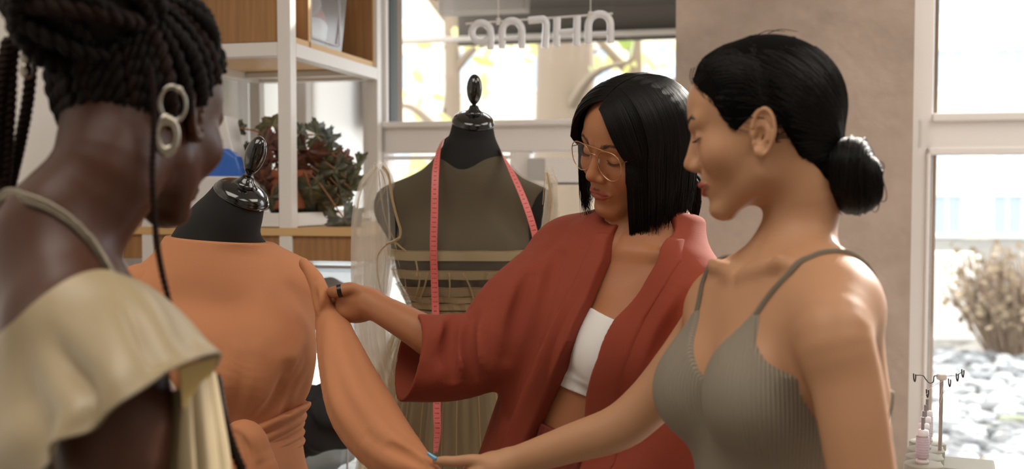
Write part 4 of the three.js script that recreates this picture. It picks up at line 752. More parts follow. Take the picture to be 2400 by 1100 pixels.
  const cloth = mat('#8a3a25', 0.88, { sheen: 0.2, sheenRoughness: 0.5, sheenColor: new THREE.Color('#c06a55'), bumpMap: tex(128, 128, (x, y) => [150 + 70 * (noise2(x * 64, y * 64, 64, 3) - 0.5) + 20 * Math.sin(y * 128 * 3.14)], 30, false), bumpScale: 0.0004 });
  part(person, 'kimono_jacket', meshField(shell, V3(-0.45, 0.55, -2.3), V3(0.5, 1.52, -1.5), 0.0037), cloth, 'brick red open kimono jacket');
  const band = (pl, edge) => (x, y, z) => { const d = coat0(x, y, z) - 0.003; if (d > 0.04) return d; const [a, b, c] = L(x, y, z); return Math.max(smax(d, pl(a, b), 0.006), -(coat0(x, y, z) + 0.006), -c + 0.005, -0.72 - b, b - 0.13); };
  for (const pl of [lapelL, lapelR]) part(person, 'lapel', meshField(band(pl), V3(-0.3, 0.6, -2.1), V3(0.42, 1.5, -1.5), 0.003), cloth);
  // ---- white bandeau, waistband, trousers, shoes
  const rowY = (x, y) => { const p = hit(f, x, y, 1.6, 2.0); return L(p.x, p.y, p.z)[1]; }, t0 = (rowY(1372, 722) + rowY(1434, 746)) / 2, t1 = (rowY(1302, 900) + rowY(1370, 926)) / 2, t2 = (rowY(1262, 1000) + rowY(1345, 1008)) / 2;
  part(person, 'bandeau', meshField((x, y, z) => { const [a, b, c] = L(x, y, z); let d = f(x, y, z) - 0.004 - 0.002 * Math.exp(-(((b - t1 - 0.022) / 0.006) ** 2)) - 0.0015 * Math.sin(a * 60 + b * 90) * sstep(t1 + 0.06, t1 + 0.02, b); d = smax(d, b - t0 - 0.003 * Math.cos(a * 20), 0.002); d = smax(d, t1 - b, 0.002); return Math.max(d, Math.abs(a) - 0.134); }, V3(-0.1, 0.95, -2.1), V3(0.4, 1.4, -1.6), 0.0032), mat('#e6e4e2', 0.8), 'white bandeau top');
  const pants = (x, y, z) => { const [a, b, c] = L(x, y, z), w = Math.exp(-(((b - t2 + 0.018) / 0.02) ** 2)); return Math.max(f(x, y, z) - 0.011 - 0.0022 * w * Math.sin(Math.atan2(a, c) * 46), b - t2, 0.06 - y); };
  const pm = cloth.clone(); pm.bumpMap = null; pm.color.set('#763123');
  part(person, 'trousers', meshField((x, y, z) => Math.max(pants(x, y, z), 0.88 - y), V3(-0.35, 0.84, -2.15), V3(0.4, 1.2, -1.55), 0.004), pm, 'brick red trousers with a gathered waistband');
  part(person, 'trousers', meshField((x, y, z) => Math.max(pants(x, y, z), y - 0.885), V3(-0.4, 0.04, -2.25), V3(0.4, 0.92, -1.5), 0.012), pm);
  // ---- bob: a parted head of straight hair, strand by strand over a scalp
  const hm = hairMat('#0e0c0b'), S = new THREE.Matrix4().copy(mh).scale(V3(0.001, 0.001, 0.001)), down = V3(0, -1, 0).transformDirection(mh.clone().invert());
  const world = (g) => { g.applyMatrix4(S); const n = g.attributes.normal; for (let i = 0; i < n.count; i++) { const v = V3().fromBufferAttribute(n, i).normalize(); n.setXYZ(i, v.x, v.y, v.z); } return g; };
  const line = (x, y, z) => { const ax = Math.abs(x); return z > 0 ? y - (84 - 0.02 * ax * ax - (ax > 45 ? (ax - 45) * 3 : 0)) : y - lerp(-30, -62, sstep(0, -40, z)); };   // hairline
  const scalpU = (x, y, z) => h.skull(Math.abs(x), y, z) - 7, scalpF = (x, y, z) => smax(scalpU(x, y, z), -Math.max(line(x, y, z) * 0.7, -40), 2);
  const scalp = part(person, 'hair', world(meshField((x, y, z) => smax(scalpF(x, y, z), z - 40 + Math.max(0, 70 - y) * 0.3, 3), V3(-95, -75, -115), V3(95, 140, 100), 3.5)), mat('#0a0807', 0.95, { specularIntensity: 0.1 }), 'straight black bob with a centre parting');
  function lock(th, s, o = {}) {                             // th: 0 at the face, PI at the back
    const fr = sstep(1.25, 0.8, th), ph = (th < 1.5 ? lerp(38, 90, (Math.max(0, th - 0.6) / 0.9) ** 0.8) : lerp(90, 116, (th - 1.5) / 1.64)) * Math.PI / 180, root = V3(s * rnd(0.5, 3), 30 + 96 * Math.sin(ph), 100 * Math.cos(ph));
    const R0 = snap(scalpU, root, 1.5, 1000), out = o.out, rx = 80 + out, rz = 93 + out, ex = s * rx * Math.sin(th), ez = -6 + rz * Math.cos(th) * lerp(1, 0.9, fr), pts = [R0];
    for (let j = 1; j <= 5; j++) { const t = j / 6, q = lerp(Math.sin(t * 1.57), t ** 0.85, fr), p = V3(lerp(R0.x, ex, q), lerp(R0.y, 14, t ** lerp(1.6, 1.05, fr)), lerp(R0.z, ez, Math.sin(t * 1.57))); pts.push(snap(scalpU, p, 1.5 + out * t, 1000)); }
    for (let j = 0; j <= 6; j++) { const t = j / 6, y = lerp(12, o.end, t), k = 1 - o.bend * (s > 0 ? t * t : t ** 4), dy = 12 - y; pts.push(V3(ex * k + (s > 0 ? down.x * dy * 0.25 : 0) + o.wob * Math.sin(t * 3), y, ez * k + down.z * dy * 0.3 * (th < 1.2 ? 0.2 : 1) + o.wob * Math.cos(t * 2.4))); }
    if (th < 1.7) for (let j = 5; j < pts.length; j++) if (h.f(pts[j].x, pts[j].y, pts[j].z) < 2) pts[j].copy(snap(h.f, pts[j], 2.5, 1000));
    return spline(pts, 20).map((p) => p.applyMatrix4(S));
  }
  const strands = { near: [], far: [] };
  for (let i = 0; i < 4600; i++) {
    const s = i % 4 ? 1 : -1, t0h = s > 0 ? 0.6 : 0.7, th = t0h + (Math.PI - t0h) * rnd() ** (s > 0 ? 1.25 : 1.35), front = sstep(1.15, 0.72, th);
    const end = lerp(lerp(-86, -74, sstep(1.2, 2.6, th)), s > 0 ? -124 : -100, front * (rnd() < 0.7 ? 1 : 0.4)) + (rnd() < 0.6 ? rnd(-14, 8) : rnd(-30, 14));
    strands[s > 0 ? 'near' : 'far'].push(lock(th, s, { out: rnd(1, 10) + (th > 1 ? 4 : 0) + (s < 0 && th < 1.7 ? 9 * rnd() : 0), end, bend: s < 0 ? rnd(0.02, 0.16) : rnd(0.04, 0.14) + front * 0.1, wob: rnd(-1.6, 1.6) }));
  }
  for (const k of ['near', 'far']) part(scalp, 'strands', tubes(strands[k], (t) => 0.0008 * (t > 0.8 ? 1.3 - t * 1.15 + 0.1 : 0.55 + 0.45 * Math.min(1, t * 3)), 4), hm).userData.kind = 'stuff';
  // hair caught at the nape
  const nape = [];
  for (let i = 0; i < 420; i++) { const a = rnd(-0.5, 1.5), r = rnd(0.5, 1), b = V3(40 * Math.sin(a) + 10, rnd(-70, -30), -70 - 14 * Math.cos(a)); nape.push(spline([b, b.clone().add(V3(16 * r, -26, -20 * r)), b.clone().add(V3(12, -50 - 14 * r, -16)), b.clone().add(V3(0, -62 - 22 * r, -6))], 10).map((p) => p.applyMatrix4(S))); }
  part(scalp, 'strands', tubes(nape, () => 0.0008, 4), hm).userData.kind = 'stuff';
  // ---- wire glasses, low on the nose
  const gold = mat('#c9a27a', 0.25, { metalness: 0.9 }), gl = thing('eyeglasses', '', ''); scene.remove(gl); gl.userData = { label: 'thin gold wire glasses' }; person.add(gl);
  const rim = (s, n = 40) => { const out = []; for (let i = 0; i <= n; i++) { const a = i / n * Math.PI * 2, c = Math.cos(a), d = Math.sin(a), sq = (v) => Math.sign(v) * Math.abs(v) ** 0.82, x = 33 + 25.5 * sq(c) + (d < 0 ? 2.5 * d * (c < 0 ? -1 : 0.5) : 0), y = 8 + (d > 0 ? 23 : 26) * sq(d) - (c < 0 && d < 0 ? -5 * c * d : 0); out.push(V3(s * x, y, 92.5 - 0.0012 * x * x - (y - 8) * -0.06)); } return out; };
  for (const s of [-1, 1]) {
    const r = rim(s), world3 = r.map((p) => p.clone().applyMatrix4(S)); part(gl, 'rim', tubes([world3], () => 0.0008, 8), gold);
    const c = V3(s * 33, 8, 92.5 - 0.0012 * 33 * 33).applyMatrix4(S), pos = [c.x, c.y, c.z], idx = []; world3.forEach((p, i) => { pos.push(p.x, p.y, p.z); if (i) idx.push(0, i, i + 1); });
    const g = new THREE.BufferGeometry(); g.setAttribute('position', new THREE.Float32BufferAttribute(pos, 3)); g.setIndex(idx); g.computeVertexNormals(); part(gl, 'lens', g, new THREE.MeshPhysicalMaterial({ color: 0xffffff, roughness: 0.0, transmission: 1, thickness: 0, ior: 1.5 }));
    part(gl, 'temple', tube([V3(s * 58, 17, 89), V3(s * 56, 17, 76), V3(s * 60, 16, 50), V3(s * 67, 13, 10), V3(s * 70, 2, -12)].map((p) => p.applyMatrix4(S)), 0.0009, 20, 6), gold);
    const np = V3(s * 9, 9, 90).applyMatrix4(S); part(gl, 'nose_pad', (() => { const q = new THREE.SphereGeometry(0.004, 10, 8); q.scale(0.5, 1.2, 0.8); q.translate(np.x, np.y, np.z); return q; })(), mat('#e5d6c8', 0.2, { transmission: 0.6, thickness: 0.002 }));
  }
  part(gl, 'bridge', merge(tube([V3(-24, 31, 93.5), V3(0, 32, 95), V3(24, 31, 93.5)].map((p) => p.applyMatrix4(S)), 0.00085, 12, 6), tube([V3(-8.5, 17, 93), V3(-4, 20, 95), V3(4, 20, 95), V3(8.5, 17, 93)].map((p) => p.applyMatrix4(S)), 0.00085, 12, 6)), gold);
  // black ring on the thumb
  const ra = P(802, 681, 1.9275), rb = P(792, 683, 1.9275);
  part(person, 'ring', capped([ra, ra.clone().lerp(rb, 0.5), rb], () => 0.0117, 24), mat('#0d0d0f', 0.35), 'wide black ring');
  for (const s of [-1, 1]) { const q = new THREE.Quaternion().setFromEuler(new THREE.Euler(0, -43 * Math.PI / 180, 0)), a = on(pose(on(mt, 0, -0.5, 0), -43, 0, 0, 0), s * 0.085, -0.82, -0.03); a.y = 0.06; part(person, 'shoe', meshField(union(0.03, blob(a.clone().add(V3(-0.045, -0.015, 0.045)), 0.042, 0.042, 0.125, q), blob(a, 0.042, 0.06, 0.05, q)), a.clone().addScalar(-0.2), a.clone().addScalar(0.2), 0.01), mat('#d8d2c8', 0.6)); }
  const foot = on(mt, 0, -0.9, 0); rebase(person, V3(foot.x, 0, foot.z));
}
{
  const { h, mh, mt, f, tf, person, body, neck, right, hf } = womanA, L = localOf(mt), S = new THREE.Matrix4().copy(mh).scale(V3(0.001, 0.001, 0.001));
  faceDetails(person, h, mh, '#080505', '#0c0706');
  const world = (g) => { g.applyMatrix4(S); const n = g.attributes.normal; for (let i = 0; i < n.count; i++) { const v = V3().fromBufferAttribute(n, i).normalize(); n.setXYZ(i, v.x, v.y, v.z); } return g; };
  // ---- braids drawn up from the hairline into a high bun
  const hm = mat('#0f0907', 0.7, { specularIntensity: 0.35 }), hm2 = mat('#20110b', 0.7, { specularIntensity: 0.35 }), D = V3(0, 88, -118), bunR = 68;
  const rim = (z) => z > 45 ? 86 + (z - 60) * 0.3 : z > 8 ? lerp(27, 82, (z - 8) / 37) : z > -26 ? lerp(-30, 27, (z + 26) / 34) : lerp(-56, -30, clamp((z + 60) / 34, 0, 1));
  const lineY = (x, y, z) => y - rim(z);
  const scalpU = (x, y, z) => h.skull(Math.abs(x), y, z) - 4, scalpF = (x, y, z) => smax(smin(scalpU(x, y, z), ball(x, y, z, D.x, D.y, D.z, bunR - 8), 30), -lineY(x, y, z) * 0.6, 3);
  const scalp = part(person, 'hair', world(meshField(scalpF, V3(-100, -60, -215), V3(100, 185, 110), 4)), hm, 'black braids pinned up high');
  const knob = (r, n) => (t) => r * (0.8 + 0.24 * Math.abs(Math.sin(t * n * Math.PI))) * (0.55 + 0.45 * sstep(0, 0.05, t) * sstep(1, 0.96, t));
  function braid(path, r, m, parent, knots = 22) {            // two strands twisted about each other
    const c = spline(path, knots * 4), geos = [];
    for (const q of [0, Math.PI]) { const p = []; for (let i = 0; i < c.length; i++) { const T = c[Math.min(c.length - 1, i + 1)].clone().sub(c[Math.max(0, i - 1)]).normalize(), A = V3(0.3, 0.2, 0.93).cross(T).normalize(), B = T.clone().cross(A), a = i / c.length * knots * Math.PI + q; p.push(c[i].clone().addScaledVector(A, Math.cos(a) * r * 0.5).addScaledVector(B, Math.sin(a) * r * 0.5)); } geos.push(tubes([p], (t) => r * 0.68 * (0.5 + 0.5 * sstep(0, 0.03, t) * sstep(1, 0.9, t)), 7)); }
    return part(parent, 'braid', mergeGeometries(geos), m);
  }
  for (let i = 0; i < 46; i++) {
    const a = (i / 46) * Math.PI * 2 + rnd(-0.05, 0.05), z = Math.cos(a) * 88, x = Math.sin(a) * 74, y0 = rim(z) + 3;
    const s0 = snap(scalpU, V3(x, y0, z), 3, 1000), e = D.clone().add(V3(x * 0.55, 0, z * 0.3).add(V3(0, 10, 20))), pts = [s0];
    for (let j = 1; j <= 5; j++) { const t = j / 6, p = s0.clone().lerp(e, t).add(V3(0, 26 * Math.sin(t * 3.14) * (z > 0 ? 1.4 : 0.6), 0)); pts.push(snap(scalpU, p, 5 + 12 * t + rnd(-1, 2), 1000)); }
    pts.push(e); braid(pts.map((p) => p.applyMatrix4(S)), rnd(0.0058, 0.0085), i % 4 ? hm : hm2, scalp, 14);
  }
  for (let i = 0; i < 30; i++) {                               // loops of the bun
    const a = rnd(0, 6.28), tilt = rnd(-0.9, 0.9), pts = [], R0 = bunR * rnd(0.9, 1.12), ax = V3(Math.sin(tilt), Math.cos(tilt), rnd(-0.5, 0.5)).normalize(), u = V3(1, 0.1, 0.3).cross(ax).normalize(), v = ax.clone().cross(u), off = rnd(-0.75, 0.75);
    for (let j = 0; j <= 8; j++) { const q = a + j * 0.42, k = Math.sqrt(1 - off * off); pts.push(D.clone().addScaledVector(u, Math.cos(q) * R0 * k).addScaledVector(v, Math.sin(q) * R0 * k).addScaledVector(ax, off * R0)); }
    braid(pts.map((p) => p.applyMatrix4(S)), rnd(0.007, 0.0105), i % 3 ? hm : hm2, scalp, 16);
  }
  for (const [x0, y0] of [[474, 40], [440, 30], [484, 66], [420, 70]]) { const p = [[x0 - 140, y0 - 70], [x0 - 60, y0 - 55], [x0, y0 - 10], [x0 + 14, y0 + 28], [x0 - 6, y0 + 58]].map(([x, y], i) => P(x, y, 1.19 + 0.012 * i)); braid(p, 0.0085, rnd() < 0.5 ? hm2 : hm, scalp, 14); }
  // hanging braids
  const hang = [[[[352, 150], [361, 230], [360, 320], [357, 410], [362, 500], [368, 570], [380, 640], [403, 730]], 1.11, 0.003, 44], [[[255, 500], [262, 550], [258, 600], [266, 650]], 1.24, 0.0052, 12], [[[508, 880], [520, 960], [542, 1040], [575, 1120]], 1.15, 0.0048, 18], [[[40, 60], [26, 150], [22, 240], [16, 330], [12, 410], [0, 490]], 1.2, 0.0068, 26], [[[75, 130], [66, 230], [50, 320], [32, 400], [14, 470]], 1.22, 0.0062, 24], [[[20, 90], [2, 190], [-8, 300], [-14, 420]], 1.19, 0.0065, 20]];
  for (const [p, d, r, k] of hang) braid(p.map(([x, y]) => P(x, y, d)), r, hm2, scalp, k);
  // ---- earrings and necklace
  const silver = mat('#aaa49a', 0.25, { metalness: 1 });
  const ring = (x, y, d, rx, ry, r, yaw) => { const g = new THREE.TorusGeometry(1, r / rx, 12, 40); g.scale(rx, ry, rx); g.rotateY(yaw); const c = P(x, y, d); g.translate(c.x, c.y, c.z); return g; };
  part(person, 'earring', ring(405, 244, 1.135, W(30, 1.12), W(41, 1.12), 0.0022, 0.5), silver, 'large silver hoop high on the ear');
  part(person, 'earring', ring(390, 318, 1.12, W(23, 1.12), W(37, 1.12), 0.004, 0.45), silver, 'thick silver hoop on the ear lobe');
  part(person, 'earring', (() => { const c = P(418, 210, 1.125), g = new THREE.SphereGeometry(0.0045, 14, 10); g.translate(c.x, c.y, c.z); return g; })(), silver, 'small silver stud');
  for (const [x, y] of [[62, 135], [61, 165]]) { const c = P(x, y, 1.17), g = new THREE.SphereGeometry(0.0065, 14, 10); g.scale(1, 1.35, 1); g.translate(c.x, c.y, c.z); part(scalp, 'bead', g, silver); }
  const chain = [[-40, 478], [15, 462], [70, 470], [120, 490], [170, 527], [212, 575], [245, 625], [268, 665]].map(([x, y]) => hit(f, x, y, 0.9, 1.4)).map((p) => snap(f, p, 0.003)), chainPts = [...chain, snap(f, on(mt, -0.03, 0.03, 0.06), 0.003), snap(f, on(mt, 0.03, 0.03, 0.06), 0.003)], beads = [];
  spline(chainPts, 150).forEach((p, i) => { for (const k of [-1, 0, 1]) { const g = new THREE.OctahedronGeometry(0.0026, 1); g.rotateX(i); g.translate(p.x + rnd(-0.0007, 0.0007), p.y + k * 0.0036, p.z); beads.push(g); } });
  part(person, 'necklace', merge(beads), mat('#8a8172', 0.3, { metalness: 0.8 }), 'sparkling silver band necklace').userData.kind = 'stuff';
  // ---- cream satin dress
  const satin = new THREE.MeshPhysicalMaterial({ color: new THREE.Color('#a29172'), roughness: 0.42, sheen: 0.6, sheenRoughness: 0.35, sheenColor: new THREE.Color('#f0e2c2'), side: THREE.DoubleSide });
  const dress0 = folds((x, y, z) => { let d = tf(x, y, z); const [a, b] = L(x, y, z); d = smin(d, framedCone(a, b, L(x, y, z)[2]), 0.05); return d - 0.012; }, [[[[60, 860], [40, 960], [10, 1080]], 0.014, -0.3], [[[440, 900], [430, 980], [400, 1090]], 0.01, -0.3], [[[500, 900], [505, 1000], [500, 1090]], 0.01, -0.3]], 0.85, 1.4);
  function framedCone(a, b, c) { return cap(Math.abs(a), b, c, 0.03, -0.3, 0.0, 0.1, 0.1, -1.15, -0.02, 0.22); }
  const neckline = (a, c) => lerp(0.055 + 0.0 * a, 0.0, sstep(0.05, 0.0, Math.abs(a))) - (c < 0 ? 0.035 * sstep(0.1, 0.0, Math.abs(a)) : 0);
  part(person, 'dress', meshField((x, y, z) => { const [a, b, c] = L(x, y, z); let d = dress0(x, y, z); d = smax(d, b - (a < 0.03 ? -0.075 : 0.03), 0.004); d = smax(d, -(right(x, y, z) - 0.006), 0.005); return Math.max(d, 0.18 - y); }, V3(-0.95, 0.12, -1.6), V3(-0.15, 1.45, -0.75), 0.007), satin, 'cream satin dress');
  // cap sleeve: a stiff curved wing over the shoulder, open below
  const sl = [
    [[-60, 840, 1.1], [30, 762, 1.085], [110, 694, 1.085], [180, 652, 1.1], [238, 640, 1.13], [290, 648, 1.18], [320, 670, 1.23]],
    [[-70, 930, 1.04], [35, 850, 1.0], [130, 770, 0.985], [215, 705, 0.99], [300, 672, 1.03], [365, 690, 1.1], [385, 730, 1.18]],
    [[-60, 1010, 0.985], [50, 930, 0.94], [150, 850, 0.915], [250, 780, 0.92], [350, 730, 0.965], [430, 748, 1.05], [440, 800, 1.14]],
    [[-40, 1080, 0.955], [75, 1012, 0.9], [180, 935, 0.873], [285, 868, 0.88], [390, 812, 0.93], [475, 800, 1.02], [470, 850, 1.12]],
    [[0, 1140, 0.94], [110, 1095, 0.885], [135, 1030, 0.86], [300, 935, 0.865], [420, 860, 0.915], [510, 832, 1.0], [492, 880, 1.1]],
  ].map((r) => r.map(([x, y, d]) => { let e = d; for (let q = 0.8; q < d; q += 0.004) { const w = P(x, y, q); if (f(w.x, w.y, w.z) < 0.012) { e = q; break; } } return P(x, y, e); }));
  const sleeve = part(person, 'cap_sleeve', sheet(sl, 80, 48, 0.0035, { shift: (u, v) => 0.015 * Math.exp(-(((u - 0.4 + (1 - v) * 0.12) / 0.05) ** 2)) * sstep(0.1, 0.6, v) + 0.014 * Math.exp(-(((u - 0.62 + (1 - v) * 0.05) / 0.035) ** 2)) * sstep(0.2, 0.7, v) * sstep(1.02, 0.8, v) + 0.017 * Math.exp(-(((u - 0.2) / 0.06) ** 2)) * v * sstep(1.1, 0.7, v) + 0.009 * Math.exp(-(((u - 0.75) / 0.04) ** 2)) * v * sstep(1.1, 0.7, v) }), satin, 'cream satin cap sleeve with soft folds');
  const PP = (r) => r.map((p) => P(...p));
  part(sleeve, 'facing', sheet([PP([[416, 862, 0.925], [445, 852, 0.945], [480, 842, 0.975], [508, 834, 1.002]]), PP([[420, 905, 0.955], [444, 893, 0.975], [475, 876, 1.005], [500, 858, 1.025]]), PP([[424, 960, 0.99], [442, 942, 1.01], [466, 912, 1.04], [490, 882, 1.06]])], 24, 16, 0.002), mat('#a68c50', 0.6));
  part(person, 'dress_front', sheet([PP([[398, 930, 1.02], [430, 900, 1.0], [465, 880, 1.02], [492, 872, 1.06], [500, 890, 1.12], [470, 910, 1.2]]), PP([[388, 1000, 1.02], [425, 985, 0.995], [470, 975, 1.01], [506, 972, 1.06], [518, 985, 1.12], [490, 1000, 1.2]]), PP([[375, 1090, 1.02], [420, 1080, 0.99], [475, 1075, 1.005], [520, 1075, 1.06], [534, 1085, 1.12], [500, 1100, 1.2]]), PP([[370, 1250, 1.02], [420, 1250, 0.99], [480, 1250, 1.0], [530, 1250, 1.06], [545, 1250, 1.12], [510, 1250, 1.2]]), PP([[370, 1500, 1.03], [420, 1500, 1.0], [480, 1500, 1.01], [530, 1500, 1.07], [545, 1500, 1.13], [510, 1500, 1.2]])], 60, 40, 0.003, { shift: (u, v) => 0.009 * Math.exp(-(((u - 0.32 - 0.08 * v) / 0.035) ** 2)) + 0.008 * Math.exp(-(((u - 0.55 - 0.05 * v) / 0.03) ** 2)) + 0.006 * Math.exp(-(((u - 0.15) / 0.03) ** 2)) }), satin);
  rebase(person, V3(P(170, 800, 1.15).x, 0, -1.15));
}

// ---------- dress forms and what they wear ----------
const formMat = mat('#191817', 0.95, { sheen: 0.25, sheenColor: new THREE.Color('#6a655e') }), gloss = mat('#0b0a0a', 0.16, { clearcoat: 0.8 }), steel = mat('#b9b7b3', 0.25, { metalness: 1 });
function neckCap(parent, base, up, r, knobLean) {            // glossy cap with its collar and knob; up is the axis of the neck
  const q = new THREE.Quaternion().setFromUnitVectors(V3(0, 1, 0), up.clone().normalize()), put = (g, o = V3()) => { g.applyQuaternion(q); g.translate(base.x + o.x, base.y + o.y, base.z + o.z); return g; };
  const dome = []; for (let i = 0; i <= 14; i++) { const a = i / 14 * Math.PI / 2; dome.push([r * Math.cos(a) ** 0.8, r * 0.42 * Math.sin(a) ** 1.1]); }
  const c = mesh('neck_cap', put(lathe([[0, -0.004], [r * 0.9, -0.004], [r * 1.02, -0.003], [r * 1.04, 0.0], [r * 1.02, 0.003], ...dome.map(([a, b]) => [a, b + 0.003])], 56)), gloss, parent);
  const k = r * 0.36, h = r * 0.4;
  const q2 = new THREE.Quaternion().setFromUnitVectors(V3(0, 1, 0), knobLean.clone().normalize()), put2 = (g) => { g.applyQuaternion(q2); const t = up.clone().normalize().multiplyScalar(h); g.translate(base.x + t.x, base.y + t.y, base.z + t.z); return g; };
  mesh('collar', put2(lathe([[0, -0.004], [k * 1.25, -0.004], [k * 1.3, 0.002], [k * 1.1, 0.006], [k * 0.72, 0.012], [k * 0.55, 0.02], [0, 0.021]], 40)), gloss, c);
  const kn = []; for (let i = 0; i <= 40; i++) { const t = 0.5 - 0.5 * Math.cos(i / 40 * Math.PI); kn.push([k * Math.max(0.4 * (1 - t / 0.4), 1.04 * Math.sqrt(Math.max(0, 1 - ((t - 0.55) / 0.45) ** 2)) * (t < 0.55 ? 0.9 + 0.1 * t / 0.55 : 1)), 0.014 + t * r * 1.62]); }
  mesh('knob', put2(lathe(kn, 40)), gloss, c);
}
function stand(parent, x, z, y) {
  mesh('pole', capped([V3(x, 0.1, z), V3(x, y, z)], () => 0.014, 16), steel, parent);
  mesh('stand_hub', (() => { const g = lathe([[0, 0], [0.03, 0], [0.032, 0.02], [0.024, 0.07], [0.016, 0.09], [0, 0.09]], 28); g.translate(x, 0.1, z); return g; })(), gloss, parent);
  for (let i = 0; i < 3; i++) { const a = i * 2.094 + 0.4, e = V3(x + Math.cos(a) * 0.24, 0.016, z + Math.sin(a) * 0.24); mesh('leg', capped(spline([V3(x, 0.15, z), V3(x + Math.cos(a) * 0.12, 0.1, z + Math.sin(a) * 0.12), e], 12), () => 0.011, 10), gloss, parent); mesh('foot', (() => { const g = new THREE.SphereGeometry(0.016, 14, 10); g.translate(e.x, 0.016, e.z); return g; })(), gloss, parent); }
}
const trunk = (wide, o = {}) => (x, y, z) => {
  const ax = Math.abs(x);
  let d = ell(ax, y, z, 0, -0.13, -0.004, o.rib ?? 0.128, 0.2, 0.096);
  d = smin(d, cap(ax, y, z, wide, -0.012 - (o.slope ?? 0), -0.016, 0.036 - (o.slope ?? 0) * 0.4, 0.05, 0.03 - (o.drop ?? 0), -0.018, 0.045), 0.05);
  d = smin(d, cap(ax, y, z, wide - 0.01, -0.05, -0.016, 0.036, 0.09, -0.15, -0.01, 0.05), 0.06);
  d = smin(d, ell(ax, y, z, 0.07, -0.145, 0.06, 0.066, 0.07, 0.06), 0.05);
  d = smin(d, ell(ax, y, z, 0, -0.15, 0.07, 0.05, 0.05, 0.035), 0.05);
  d = smin(d, ell(ax, y, z, 0, -0.36, 0, 0.112, 0.14, 0.085), 0.08);
  d = smin(d, ell(ax, y, z, 0.03, -0.52, -0.006, 0.13, 0.13, 0.108), 0.08);
  return smax(d, -0.66 - y, 0.02);
};
